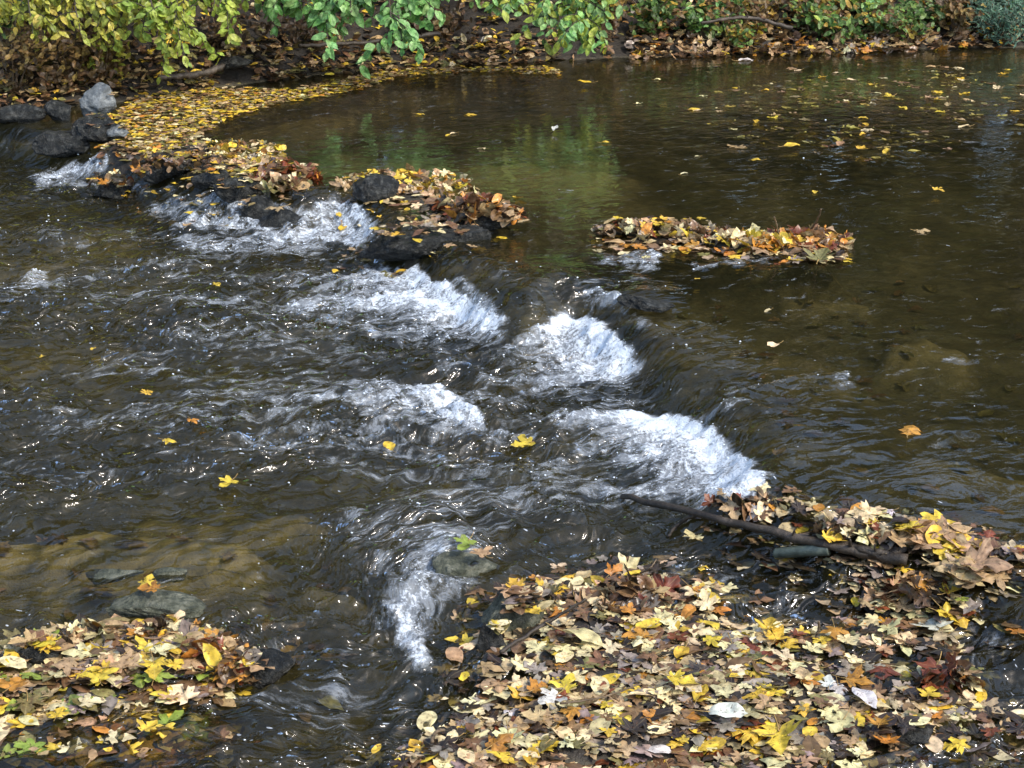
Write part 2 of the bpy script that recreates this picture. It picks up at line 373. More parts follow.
def bed_material():
    m, nt = newmat('creek_bed_and_banks')
    geo = N(nt, 'ShaderNodeNewGeometry'); pos = geo.outputs['Position']
    n1 = N(nt, 'ShaderNodeTexNoise', i_Scale=1.6, i_Detail=6.0, i_Roughness=.6); L(nt, pos, n1.inputs['Vector'])
    n2 = N(nt, 'ShaderNodeTexNoise', i_Scale=14.0, i_Detail=5.0, i_Roughness=.7); L(nt, pos, n2.inputs['Vector'])
    vo = N(nt, 'ShaderNodeTexVoronoi', i_Scale=16.0); L(nt, pos, vo.inputs['Vector'])
    base = ramp(nt, n1.outputs['Fac'], [(.3, (.055, .048, .022)), (.5, (.105, .088, .042)), (.7, (.17, .145, .075))])
    fine = ramp(nt, n2.outputs['Fac'], [(.3, g4(.45)), (.55, g4(1.0)), (.72, g4(1.6))])
    c = mixc(nt, 'MULTIPLY', 1.0, base.outputs[0], fine.outputs[0])
    peb = ramp(nt, vo.outputs['Color'], [(.1, (.05, .045, .03)), (.5, (.16, .14, .09)), (.9, (.28, .25, .17))])
    pm = ramp(nt, n1.outputs['Fac'], [(.45, g4(0)), (.62, g4(.55))])
    c = mixc(nt, 'MIX', pm.outputs[0], c, peb.outputs[0])
    sa = N(nt, 'ShaderNodeAttribute', attribute_name='sand')
    sn = math_n(nt, 'MULTIPLY', sa.outputs['Fac'], math_n(nt, 'MULTIPLY_ADD', n2.outputs['Fac'], 1.2, .35), clamp=True)
    c = mixc(nt, 'MIX', sn, c, (.56, .47, .28, 1))
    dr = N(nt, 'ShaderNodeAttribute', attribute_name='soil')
    soil = ramp(nt, n2.outputs['Fac'], [(.3, (.007, .005, .003)), (.6, (.022, .016, .009)), (.75, (.05, .035, .018))])  # dark earth, deepened further to stand in for canopy shade
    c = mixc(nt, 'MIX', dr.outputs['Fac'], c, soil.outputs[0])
    p = N(nt, 'ShaderNodeBsdfPrincipled', i_Roughness=.7); L(nt, c, p.inputs['Base Color'])
    b = N(nt, 'ShaderNodeBump', i_Strength=.7, i_Distance=.03); L(nt, n2.outputs['Fac'], b.inputs['Height']); L(nt, b.outputs[0], p.inputs['Normal'])
    out = N(nt, 'ShaderNodeOutputMaterial'); L(nt, p.outputs[0], out.inputs[0])
    return m
M_BED = bed_material()

def water_material():
    m, nt = newmat('creek_water')
    geo = N(nt, 'ShaderNodeNewGeometry'); pos = geo.outputs['Position']
    rot = N(nt, 'ShaderNodeMapping'); rot.inputs['Rotation'].default_value = (0, 0, -math.atan2(FA[1], FA[0])); L(nt, N(nt, 'ShaderNodeAttribute', attribute_name='flow').outputs['Vector'], rot.inputs[0])
    wn = N(nt, 'ShaderNodeTexNoise', i_Scale=3.0, i_Detail=2.0); L(nt, rot.outputs[0], wn.inputs['Vector'])
    wv = N(nt, 'ShaderNodeVectorMath', operation='MULTIPLY_ADD'); L(nt, wn.outputs['Color'], wv.inputs[0]); wv.inputs[1].default_value = (.35, .35, 0); L(nt, rot.outputs[0], wv.inputs[2])
    wv2 = N(nt, 'ShaderNodeVectorMath', operation='MULTIPLY_ADD'); L(nt, wn.outputs['Color'], wv2.inputs[0]); wv2.inputs[1].default_value = (.10, .10, 0); L(nt, rot.outputs[0], wv2.inputs[2])
    def noise(scale, st, detail, rgh=.6, src=None):
        mp = N(nt, 'ShaderNodeMapping'); mp.inputs['Scale'].default_value = (1, st, 1.0); L(nt, (src or wv).outputs[0], mp.inputs[0])
        n = N(nt, 'ShaderNodeTexNoise', i_Scale=scale, i_Detail=detail, i_Roughness=rgh); L(nt, mp.outputs[0], n.inputs['Vector']); return n.outputs['Fac']
    rough = N(nt, 'ShaderNodeAttribute', attribute_name='rough').outputs['Fac']
    foam = N(nt, 'ShaderNodeAttribute', attribute_name='foam').outputs['Fac']
    rip = math_n(nt, 'ADD', noise(9, 2.0, 2, .5), math_n(nt, 'MULTIPLY', noise(24, 2.0, 1), .13))
    b = N(nt, 'ShaderNodeBump', i_Distance=.065); L(nt, rip, b.inputs['Height']); L(nt, math_n(nt, 'MULTIPLY_ADD', rough, .85, .015), b.inputs['Strength'])
    # clear brown water
    tr = N(nt, 'ShaderNodeBsdfTransparent'); tr.inputs['Color'].default_value = (.62, .59, .42, 1)
    df = N(nt, 'ShaderNodeBsdfDiffuse'); df.inputs['Color'].default_value = (.042, .039, .018, 1)
    body = N(nt, 'ShaderNodeMixShader'); body.inputs[0].default_value = .16; L(nt, tr.outputs[0], body.inputs[1]); L(nt, df.outputs[0], body.inputs[2])
    gl = N(nt, 'ShaderNodeBsdfGlossy', i_Roughness=.055); gl.inputs['Color'].default_value = (1, 1, 1, 1); L(nt, b.outputs[0], gl.inputs['Normal'])
    fr = N(nt, 'ShaderNodeFresnel', i_IOR=1.42); L(nt, b.outputs[0], fr.inputs['Normal'])
    wat = N(nt, 'ShaderNodeMixShader'); L(nt, fr.outputs[0], wat.inputs[0]); L(nt, body.outputs[0], wat.inputs[1]); L(nt, gl.outputs[0], wat.inputs[2])
    # foam: bright granular cores in a thin streaky veil
    fa = math_n(nt, 'SUBTRACT', math_n(nt, 'ADD', math_n(nt, 'MULTIPLY', noise(20, 1.1, 6, .72, wv2), .5), math_n(nt, 'MULTIPLY', noise(62, 1.1, 4, .75, wv2), .5)), .5)
    fs = math_n(nt, 'SUBTRACT', noise(8, 3.4, 5, .68), .5)
    fn = fa
    core = N(nt, 'ShaderNodeMapRange', interpolation_type='SMOOTHSTEP'); core.inputs[1].default_value = .55; core.inputs[2].default_value = 1.3
    L(nt, math_n(nt, 'ADD', foam, math_n(nt, 'ADD', math_n(nt, 'MULTIPLY', fa, 3.6), math_n(nt, 'MULTIPLY', fs, .8))), core.inputs[0])
    veil = N(nt, 'ShaderNodeMapRange', interpolation_type='SMOOTHSTEP'); veil.inputs[1].default_value = .25; veil.inputs[2].default_value = .95; veil.inputs[4].default_value = .3
    L(nt, math_n(nt, 'ADD', foam, math_n(nt, 'ADD', math_n(nt, 'MULTIPLY', fs, 2.6), math_n(nt, 'MULTIPLY', fa, 1.6))), veil.inputs[0])
    mr = math_n(nt, 'MAXIMUM', core.outputs[0], veil.outputs[0])
    # small drifting bubbles
    vo = N(nt, 'ShaderNodeTexVoronoi', i_Scale=38.0); L(nt, wv.outputs[0], vo.inputs['Vector'])
    vr = N(nt, 'ShaderNodeMapRange', interpolation_type='SMOOTHSTEP'); L(nt, vo.outputs['Distance'], vr.inputs[0]); vr.inputs[1].default_value = .17; vr.inputs[2].default_value = .10
    sc = N(nt, 'ShaderNodeSeparateColor'); L(nt, vo.outputs['Color'], sc.inputs[0])
    sel = math_n(nt, 'GREATER_THAN', math_n(nt, 'ADD', sc.outputs[0], math_n(nt, 'MULTIPLY', rough, .22)), 1.0)
    bub = math_n(nt, 'MULTIPLY', math_n(nt, 'MULTIPLY', vr.outputs[0], sel), .6)
    fac = math_n(nt, 'MAXIMUM', mr, bub)
    fd = N(nt, 'ShaderNodeBsdfPrincipled', i_Roughness=.5); fd.inputs['Base Color'].default_value = (.80, .87, .93, 1)
    fb = N(nt, 'ShaderNodeBump', i_Strength=.9, i_Distance=.04); L(nt, fn, fb.inputs['Height']); L(nt, fb.outputs[0], fd.inputs['Normal'])
    mx = N(nt, 'ShaderNodeMixShader'); L(nt, math_n(nt, 'MULTIPLY', fac, .93), mx.inputs[0]); L(nt, wat.outputs[0], mx.inputs[1]); L(nt, fd.outputs[0], mx.inputs[2])
    out = N(nt, 'ShaderNodeOutputMaterial'); L(nt, mx.outputs[0], out.inputs[0])
    return m
M_WATER = water_material()
def foam_mat():
    m, nt = newmat('white_foam')
    p = N(nt, 'ShaderNodeBsdfPrincipled', i_Roughness=.35); p.inputs['Base Color'].default_value = (.8, .87, .93, 1)
    out = N(nt, 'ShaderNodeOutputMaterial'); L(nt, p.outputs[0], out.inputs[0]); return m
M_FOAM = foam_mat()
# ------------------------------------------------------------------ water and ground
def grid(xs, ys):
    X, Y = np.meshgrid(xs, ys)
    nx, ny = len(xs), len(ys)
    i = np.arange(nx * ny).reshape(ny, nx)
    Fq = np.stack([i[:-1, :-1], i[:-1, 1:], i[1:, 1:], i[1:, :-1]], -1).reshape(-1, 4)
    return X.ravel(), Y.ravel(), Fq
xs = np.concatenate([-np.geomspace(40, 5.2, 30), np.arange(-5.0, -2.6, .02), np.arange(-2.6, 2.6, .0095), np.arange(2.6, 5.4, .02), np.geomspace(5.6, 40, 30)])
ys = np.concatenate([[2.0, 2.4, 2.8, 3.1], 3.2 * np.exp(np.arange(0, math.log(16.5 / 3.2), .0027)), [17, 18, 20, 24, 30]])
X, Y, Fq = grid(xs, ys)
hb, H, fo, ro, su = water_fields(X, Y)
me = mesh('water', np.stack([X, Y, H], 1), Fq, M_WATER, {'foam': fo, 'rough': ro})
# the bottom chute runs towards the near bank: turn the flow there
qx, qy = P(415, 620); wgt = 1.05 * sm(.95, .15, np.hypot((X - qx) * 1.5, Y - qy)); cw, sw = np.cos(-wgt), np.sin(-wgt)
fl = np.stack([qx + (X - qx) * cw - (Y - qy) * sw, qy + (X - qx) * sw + (Y - qy) * cw, H], 1)
me.attributes.new('flow', 'FLOAT_VECTOR', 'POINT').data.foreach_set('vector', fl.astype(np.float32).ravel())
obj('water', me, kind='structure', label='dark brown creek water breaking white over a low riffle')

gx = np.concatenate([-np.geomspace(160, 6.2, 40), np.arange(-6, 6.01, .035), np.geomspace(6.2, 160, 40)])
gy = np.concatenate([-np.geomspace(120, 1, 20), np.arange(-.5, 2.6, .1), np.arange(2.6, 19, .035), np.geomspace(19.1, 200, 50)])
X, Y, Fq = grid(gx, gy)
T, H, fo, ro, hb, su = terrain(X, Y)
sand = sand_at(X, Y, hb - .06)
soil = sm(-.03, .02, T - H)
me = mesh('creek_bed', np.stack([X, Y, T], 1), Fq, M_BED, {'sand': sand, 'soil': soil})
obj('ground', me, kind='structure', label='brown creek bed rising to dark earth banks, deepened by painted canopy shade')

# bubbles
oct_v = np.array([(1, 0, 0), (-1, 0, 0), (0, 1, 0), (0, -1, 0), (0, 0, 1), (0, 0, -1)], float)
oct_f = np.array([(0, 2, 4), (2, 1, 4), (1, 3, 4), (3, 0, 4), (2, 0, 5), (1, 2, 5), (3, 1, 5), (0, 3, 5)])
V = []; Fc = []
cx = NR.uniform(-3.2, 2.2, 60000); cy = 3.3 + NR.uniform(0, 1, 60000) ** 1.3 * 8
hb, H, fo, ro, su = water_fields(cx, cy)
pr = np.clip(fo, 0, 1) ** 2 * .5 + .018 * np.clip(ro, 0, 1)
ok = (NR.uniform(0, 1, 60000) < pr * .6)
n = 0
for x, y, h in zip(cx[ok], cy[ok], H[ok]):
    r = R.choice([.002, .0025, .003, .0045]) * (y / 6) ** .5
    V.append(oct_v * np.array([r * 1.3, r, r * .8]) + (x, y, h + r * .3)); Fc.append(oct_f + 6 * n); n += 1
me = mesh('bubbles', np.concatenate(V), np.concatenate(Fc), M_FOAM)
obj('foam_bubbles', me, kind='stuff', label='tiny white bubbles and splashes scattered over the riffle', cat='foam')
# ------------------------------------------------------------------ rocks
def ico(sub):
    import bmesh
    bm = bmesh.new(); bmesh.ops.create_icosphere(bm, subdivisions=sub, radius=1)
    V = np.array([v.co[:] for v in bm.verts]); Fc = np.array([[v.index for v in f.verts] for f in bm.faces]); bm.free(); return V, Fc
ICO = ico(5)
def rock_mesh(size, seed, mat, cuts=9):
    r = np.random.RandomState(seed); V = ICO[0].copy()
    for i in range(cuts):
        n = r.normal(size=3); n /= np.linalg.norm(n); d = r.uniform(.45, .8)
        k = V @ n - d; V = V - np.clip(k, 0, None)[:, None] * n * .93
    q = V * 2.2
    nz = fbm(q[:, 0] + q[:, 2] * .7 + seed, q[:, 1] - q[:, 2] * .6, 4, seed) + .5 * fbm(q[:, 2] * 2 + 5, q[:, 0] * 2 - q[:, 1], 3, seed + 5)
    q2 = V * 7; fz = fbm(q2[:, 0] + q2[:, 2] * .7 + seed, q2[:, 1] - q2[:, 2] * .6, 3, seed + 9)
    V = V * (1 + .16 * nz + .05 * fz - .06 * np.abs(fz))[:, None] * size
    return mesh('rock', V, ICO[1], mat)
def rock(px, py, wpx, hpx, mat, label, seed, depth=.8, sink=.3, yaw=0, lift=0, cuts=9, name='rock', cat='rock'):
    x, y, z = hit(px, py + hpx * .3); d = math.hypot(y, CAMH)
    z = z if y > float(shore(np.array(x))) else float(water_fields(np.array([x]), np.array([y]))[0][0])
    sx = wpx / F * d / 2 / .85; sz = hpx / F * d / 2 / .85 * 1.0
    o = obj(name, rock_mesh((sx, sx * depth, sz), seed, mat), label=label, cat=cat, loc=(x, y, z + sz * (1 - 2 * sink) * .85 + (lift or 0)))
    o.rotation_euler = (R.uniform(-.12, .12), R.uniform(-.12, .12), yaw)
    ROCKS.append((x, y, sx, sx * depth, yaw, z + sz * (1 - 2 * sink) * .85 + (lift or 0), sz))
    return o
rock(97, 106, 40, 34, M_ROCK_GREY, 'pale grey boulder, topmost of the rock pile at the left bank', 3, sink=.1, cuts=8)
rock(66, 145, 54, 30, M_ROCK_WET, 'dark grey flat faced boulder standing in the water at left', 5, sink=.25, cuts=8)
rock(102, 132, 50, 30, M_ROCK_WET, 'dark brown rock behind the flat faced boulder, leaf on its top', 8, sink=.2)
rock(118, 136, 20, 15, M_ROCK_GREY, 'small pale stone at the right of the rock pile', 9, sink=.1, lift=.04)
rock(62, 112, 30, 24, M_ROCK_WET, 'blackish rock left of the pale grey boulder', 12, sink=.2)
rock(78, 124, 26, 13, M_ROCK_WET, 'low black stone under a yellow leaf in the rock pile', 14, sink=.3)
rock(15, 114, 60, 18, M_ROCK_WET, 'long black ledge rock at the left edge of the bank', 16, sink=.3)
rock(236, 76, 32, 16, M_ROCK_WET, 'dark boulder on the leaf covered far bank', 18, sink=.1, lift=.1)
rock(183, 162, 40, 22, M_ROCK_WET, 'black rounded rock under the yellow leaf carpet', 21, sink=.2)
rock(212, 176, 34, 22, M_ROCK_WET, 'black rock in the middle of the left islet', 22, sink=.2)
rock(240, 186, 44, 22, M_ROCK_WET, 'wet bluish black rock above the upper foam', 23, sink=.2)
rock(160, 174, 30, 16, M_ROCK_WET, 'low wet rock between the tiny islet and the left islet', 24, sink=.2)
rock(258, 206, 34, 20, M_ROCK_WET, 'glossy round rock over which the upper foam spills', 25, sink=.25)
rock(280, 214, 46, 18, M_ROCK_WET, 'wet rock carrying a tan leaf in the upper foam', 26, sink=.3)
rock(114, 188, 50, 18, M_ROCK_WET, 'tiny dark rock islet covered with leaves', 27, sink=.3)
rock(372, 188, 46, 26, M_ROCK_WET, 'dark rock at the left end of the mid stream islet', 28, sink=.2)
rock(420, 236, 120, 32, M_ROCK_WET, 'long dark ledge rock with an undercut face in mid stream', 29, depth=.45, sink=.25, cuts=12)
rock(480, 222, 60, 20, M_ROCK_WET, 'low wet rock under the mid stream leaf heap', 30, sink=.3)
rock(640, 300, 56, 14, M_ROCK_WET, 'low black rock breaking the slick right of the central fall', 31, sink=.3)
rock(150, 606, 92, 21, M_ROCK_OLIVE, 'flat olive grey slab rock with an orange leaf, lower left', 33, depth=.55, sink=.12, cuts=16)
rock(112, 571, 52, 12, M_ROCK_OLIVE, 'flat grey stone awash behind the slab rock', 34, sink=.74, depth=.6)
rock(170, 568, 34, 11, M_ROCK_OLIVE, 'smaller flat stone awash right of the other, behind the slab', 35, sink=.74, depth=.6)
rock(268, 664, 52, 36, M_ROCK_WET, 'wet grey stone at the right end of the lower left drift', 36, sink=.35)
rock(516, 606, 62, 48, M_ROCK_OLIVE, 'cracked grey brown rock at the left corner of the big drift', 38, sink=.3)
rock(490, 632, 36, 40, M_ROCK_WET, 'dark wet stone split off in front of the cracked rock', 39, sink=.35)
rock(466, 556, 60, 24, M_ROCK_OLIVE, 'sunken stone with green and tan leaves above the bottom chute', 40, sink=.5)
rock(880, 608, 30, 16, M_ROCK_WET, 'black wet stone inside the dark gap of the drift', 42, sink=.2)
rock(905, 725, 60, 26, M_ROCK_WET, 'dark stone between the leaves at lower right', 43, sink=.3)
rock(40, 648, 40, 20, M_ROCK_WET, 'dark stone at the back rim of the lower left drift', 44, sink=.3)
# ------------------------------------------------------------------ leaf shapes
MAPLE = [(0, 0), (.10, -.09), (.27, -.14), (.43, -.07), (.34, .05), (.31, .11), (.46, .16), (.60, .21), (.74, .37), (.57, .40), (.51, .51), (.38, .46), (.20, .40), (.25, .58), (.36, .68), (.23, .74), (.15, .88), (0, 1.06)]
MTIP = {3, 8, 17}
OVAL = [(0, 0), (.12, .08), (.22, .24), (.27, .45), (.24, .66), (.15, .86), (.06, .97), (0, 1.06)]
OAK = [(0, 0), (.08, .10), (.24, .14), (.13, .24), (.17, .30), (.40, .38), (.22, .48), (.24, .55), (.48, .68), (.26, .74), (.24, .82), (.28, .95), (.12, .96), (0, 1.08)]
def template(kind, seed):
    r = np.random.RandomState(seed)
    half = {'maple': MAPLE, 'oval': OVAL, 'oak': OAK}[kind]
    tips = MTIP if kind == 'maple' else {len(half) - 1, 0}
    out = list(half); tp = [i in tips for i in range(len(half))]
    for i in range(len(half) - 2, 0, -1): out.append((-half[i][0], half[i][1])); tp.append(i in tips)
    out = np.array(out) + r.uniform(-.035, .035, (len(out), 2)) * (.25 if kind == 'oval' else 1)
    th = np.arctan2(out[:, 1] - .3, out[:, 0]); out = out * (1 + .16 * np.sin(th * 2 + r.uniform(0, 6)) * r.rand() + .12 * np.sin(th * 3 + r.uniform(0, 6)) * r.rand())[:, None]
    c = np.array((0, .14 if kind == 'maple' else .5)); n = len(out)
    rings = [.3, .65, 1.0]
    V = [c]; ve = [1.0]
    for s in rings:
        for i in range(n): V.append(c + (out[i] - c) * s); ve.append(1.0 if tp[i] else 0.0)
    V = np.array(V); wid = np.ptp(V[:, 0])
    T = []
    for i in range(n): T.append((0, 1 + i, 1 + (i + 1) % n))
    for k in range(2):
        for i in range(n):
            a0 = 1 + k * n + i; a1 = 1 + k * n + (i + 1) % n; b0 = a0 + n; b1 = a1 + n
            T += [(a0, b0, b1), (a0, b1, a1)]
    V = (V - (0, .42)) / (1.45 if kind == 'maple' else 1.0)
    x, y = V[:, 0], V[:, 1]; rr = np.hypot(x, y)
    curl = r.uniform(-.5, .7); fold = r.uniform(-.15, .45); cr = .05 + .07 * r.rand()
    z = curl * (x * x * r.uniform(.4, 1.2) + y * y * r.uniform(.2, 1.0)) + fold * np.abs(x) + cr * np.array([pn(np.array(q * 3.1 + seed), np.array(w * 3.1), seed) for q, w in zip(x, y)]) + r.uniform(-.5, .5) * x * y + rr ** 2 * .12 * np.sin(3 * np.arctan2(y, x) + seed)
    z = z - np.percentile(z, 25)
    return np.column_stack([x, y, z]), np.array(T), np.array(ve)
TPL = {'maple': [template('maple', s) for s in range(20)], 'oval': [template('oval', 40 + s) for s in range(8)], 'oak': [template('oak', 60 + s) for s in range(4)]}
def rotm(yaw, tilt, tdir, roll=0):
    cy, sy = math.cos(yaw), math.sin(yaw)
    Rz = np.array([[cy, -sy, 0], [sy, cy, 0], [0, 0, 1]])
    a = np.array([math.cos(tdir), math.sin(tdir), 0]); K = np.array([[0, -a[2], a[1]], [a[2], 0, -a[0]], [-a[1], a[0], 0]])
    Rt = np.eye(3) + math.sin(tilt) * K + (1 - math.cos(tilt)) * K @ K
    return Rt @ Rz
class Bag:
    def __init__(s): s.V = []; s.T = []; s.c = []; s.v = []; s.n = 0
    def add(s, tp, M, size, loc, col, sx=1.0, zf=1.0):
        V, T, ve = tp
        s.V.append((V * (size * sx, size, size * zf)) @ M.T + loc); s.T.append(T + s.n); s.n += len(V)
        s.c.append(np.tile((*col, 1.0), (len(V), 1))); s.v.append(ve)
    def build(s, name, mat):
        return mesh(name, np.concatenate(s.V), np.concatenate(s.T), mat, {'col': np.concatenate(s.c), 'vein': np.concatenate(s.v)})
PAL = {'cream': (.72, .60, .32), 'beige': (.46, .35, .19), 'yellow': (.68, .46, .05), 'orange': (.50, .22, .035), 'tan': (.42, .28, .14), 'brown': (.17, .095, .045), 'mauve': (.27, .215, .175), 'green': (.24, .30, .05), 'rust': (.17, .045, .018), 'dark': (.035, .024, .015), 'white': (.70, .66, .58), 'olive': (.20, .17, .06)}
def pick(w):
    ks = list(w); return R.choices(ks, [w[k] for k in ks])[0]
def vary(c, k=.18):
    f = 1 + R.uniform(-k, k); return tuple(max(.004, v * f * (1 + R.uniform(-.08, .08))) for v in c)
def inside(poly, n, margin=.0):
    p = np.array(poly); out = []
    while len(out) < n:
        x = NR.uniform(p[:, 0].min(), p[:, 0].max(), n * 3); y = NR.uniform(p[:, 1].min(), p[:, 1].max(), n * 3)
        k = sdpoly(x, y, poly) < margin
        out += list(zip(x[k], y[k]))
    return np.array(out[:n])
def litter(name, polys, pal, size, label, kinds=('maple',), tilt=.14, zj=.014, clumps=(), zfix=None):
    bg = Bag()
    for poly, n, mg in polys:
        pt = inside(poly, n, mg); z = zat(pt[:, 0], pt[:, 1])
        for (x, y), zz in zip(pt, z):
            k = R.choice(kinds)
            bg.add(R.choice(TPL[k]), rotm(R.uniform(0, 6.3), abs(R.gauss(0, tilt)), R.uniform(0, 6.3)), R.uniform(*size) * (1 if k == 'maple' else 1.0), (x, y, zz + R.uniform(0, zj)), vary(PAL[pick(pal)]), R.uniform(.85, 1.1), .6)
    for px, py, rad, hgt, n, cpal, csz in clumps:
        cx, cy, z0 = hit(px, py + hgt * 60)
        for i in range(n):
            rr = rad * math.sqrt(R.random()); an = R.uniform(0, 6.3)
            x, y = cx + rr * math.cos(an), cy + rr * math.sin(an) * .7
            zz = z0 + hgt * (1 - (rr / rad) ** 2) * R.random()
            bg.add(R.choice(TPL[R.choice(kinds)]), rotm(R.uniform(0, 6.3), R.uniform(.15, 1.2) if csz[1] < .14 else R.uniform(.05, .45), R.uniform(0, 6.3)), R.uniform(*csz), (x, y, zz + .01), vary(PAL[pick(cpal)]))
    return obj(name, bg.build(name, M_LITTER), kind='stuff', label=label, cat='fallen leaves')
MIXP = {'cream': 24, 'beige': 20, 'tan': 16, 'brown': 24, 'mauve': 13, 'yellow': 9, 'orange': 4, 'dark': 34, 'rust': 4, 'olive': 8}
DRYP = {'brown': 30, 'rust': 14, 'tan': 26, 'orange': 12, 'dark': 14, 'cream': 6}
YELP = {'yellow': 34, 'tan': 30, 'cream': 10, 'olive': 22, 'orange': 6, 'brown': 14}
litter('leaf_drift', [(DR_MAIN, 1900, .01)], MIXP, (.045, .098), 'thick mixed brown and cream leaf drift covering the gravel bar at bottom right', ('maple', 'maple', 'maple', 'oval'),
       clumps=[(625, 600, .13, .075, 66, {'brown': 30, 'tan': 20, 'rust': 10, 'cream': 10, 'dark': 15}, (.06, .10)), (560, 600, .12, .03, 30, MIXP, (.06, .1)), (925, 592, .09, .045, 36, DRYP, (.06, .1)), (760, 508, .10, .035, 40, DRYP, (.06, .10)), (850, 530, .12, .04, 40, MIXP, (.06, .10)), (980, 575, .10, .03, 25, {'tan': 1}, (.10, .15)), (930, 540, .12, .03, 25, {'tan': 3, 'yellow': 1}, (.10, .15)), (945, 680, .08, .04, 22, DRYP, (.07, .11)), (890, 600, .07, .04, 20, DRYP, (.06, .1))])
litter('leaf_drift', [(DR_LEFT, 420, .01)], {'cream': 22, 'tan': 22, 'yellow': 20, 'brown': 18, 'mauve': 10, 'dark': 12, 'olive': 8, 'green': 4}, (.06, .11), 'yellow and brown leaf drift half awash at the bottom left corner', ('maple', 'maple', 'oval'),
       clumps=[(215, 654, .10, .05, 55, DRYP, (.06, .1)), (165, 632, .09, .05, 40, MIXP, (.06, .1)), (240, 672, .07, .05, 40, DRYP, (.06, .09)), (90, 640, .12, .05, 40, MIXP, (.06, .1))])
litter('leaf_dam', [(DR_DAM, 330, .0)], {'tan': 25, 'brown': 22, 'cream': 16, 'mauve': 14, 'orange': 12, 'yellow': 8, 'dark': 12}, (.06, .11), 'long ridge of orange and brown leaves caught across the pool, right of centre', ('maple', 'maple', 'oval'),
       clumps=[(810, 240, .22, .055, 90, {'orange': 26, 'rust': 14, 'tan': 25, 'brown': 15, 'yellow': 8}, (.07, .12)), (640, 230, .20, .05, 60, MIXP, (.06, .11)), (700, 236, .2, .03, 50, MIXP, (.06, .11)), (755, 241, .16, .03, 45, {'cream': 20, 'tan': 20, 'yellow': 12, 'orange': 14}, (.07, .12))])
litter('leaf_clump', [(IS_MID, 260, -.02)], {'tan': 25, 'cream': 20, 'brown': 20, 'yellow': 14, 'mauve': 12, 'dark': 14}, (.05, .10), 'tan and yellow leaves heaped on the dark ledge in mid stream', ('maple', 'oval'),
       clumps=[(485, 210, .20, .10, 90, {'brown': 20, 'rust': 10, 'tan': 25, 'orange': 10, 'dark': 12}, (.08, .13)), (450, 206, .14, .07, 36, DRYP, (.07, .12)), (400, 182, .4, .02, 110, {'cream': 14, 'tan': 22, 'yellow': 18, 'orange': 6, 'brown': 10}, (.05, .1)), (440, 190, .2, .03, 40, {'tan': 20, 'yellow': 10, 'cream': 10}, (.06, .1))])
litter('leaf_clump', [(IS_LEFT, 300, -.02)], YELP, (.05, .10), 'yellow leaf carpet and rusty clump over the dark rocks left of the riffle', ('maple', 'oval'),
       clumps=[(286, 174, .22, .12, 95, {'rust': 26, 'brown': 16, 'orange': 12, 'tan': 10}, (.07, .12)), (275, 184, .2, .05, 60, {'tan': 20, 'brown': 15, 'olive': 12, 'cream': 8}, (.08, .13)), (215, 152, .45, .02, 160, YELP, (.05, .09)), (170, 162, .3, .02, 60, {'brown': 20, 'mauve': 10, 'dark': 20}, (.05, .09)), (250, 162, .2, .02, 50, {'yellow': 10, 'cream': 10, 'tan': 20, 'mauve': 10}, (.05, .1))])
litter('leaf_clump', [(IS_TINY, 40, -.02)], {'brown': 20, 'dark': 20, 'tan': 14, 'yellow': 4}, (.05, .1), 'small dark leaf clump on the little rock below the grey boulders', ('maple', 'oval'), clumps=[(112, 180, .14, .10, 24, DRYP, (.06, .11))])
litter('leaf_mat', [(MAT_FAR, 2800, .10)], YELP, (.04, .08), 'floating golden leaf mat along the far left bank', ('maple', 'oval', 'oval'), tilt=.10, zj=.02)
bkL = [(x, float(shore(np.array(x))) + dy) for x, dy in ((-7, -.1), (-4, -.05), (-2.8, -.05), (-1, -.1), (1, -.05), (1, 1.6), (-7, 1.8))]
bkR = [(x, float(shore(np.array(x))) + dy) for x, dy in ((1, -.12), (3, -.18), (7, -.18), (7, .5), (1, .5))]
bkE = [(x, float(shore(np.array(x))) + dy) for x, dy in ((-5.2, -.05), (-3.4, -.05), (-1.5, -.05), (.4, -.05), (.4, .45), (-1.5, .5), (-3.4, .6), (-5.2, .6))]
litter('bank_litter', [(bkL, 3000, 0), (bkE, 1500, 0)], {'tan': 22, 'yellow': 12, 'brown': 30, 'olive': 16, 'dark': 18, 'cream': 4}, (.05, .12), 'brown and yellow fallen leaves strewn on the far left bank', ('maple', 'oval', 'oval'), tilt=.5, zj=.06)
bkU = [(x, float(shore(np.array(x))) + dy) for x, dy in ((1, .4), (3, .4), (7, .4), (7, 2.0), (1, 2.0))]
litter('bank_litter', [(bkR, 2600, 0), (bkU, 1800, 0)], {'tan': 30, 'orange': 10, 'yellow': 7, 'brown': 32, 'dark': 20, 'cream': 5, 'mauve': 8}, (.05, .13), 'brown fallen leaves under the green plants of the far right bank', ('maple', 'oval'), tilt=.6, zj=.06)
# leaves lying on the bed, seen through the pool
bg = Bag()
def sunk(poly, n, pal, size):
    pt = inside(poly, n, 0)
    T = terrain(pt[:, 0], pt[:, 1])[0]
    for (x, y), zz in zip(pt, T):
        bg.add(R.choice(TPL[R.choice(['maple', 'oval'])]), rotm(R.uniform(0, 6.3), abs(R.gauss(0, .12)), R.uniform(0, 6.3)), R.uniform(*size), (x, y, zz + .012), vary(PAL[pick(pal)]))
def awash(poly, n, pal, size):
    pt = inside(poly, n, 0); H = water_fields(pt[:, 0], pt[:, 1])[1]
    for (x, y), zz in zip(pt, H):
        bg.add(R.choice(TPL[R.choice(['maple', 'maple', 'oval'])]), rotm(R.uniform(0, 6.3), abs(R.gauss(0, .1)), R.uniform(0, 6.3)), R.uniform(*size), (x, y, zz - R.uniform(.0, .03)), vary(PAL[pick(pal)]), 1, .5)
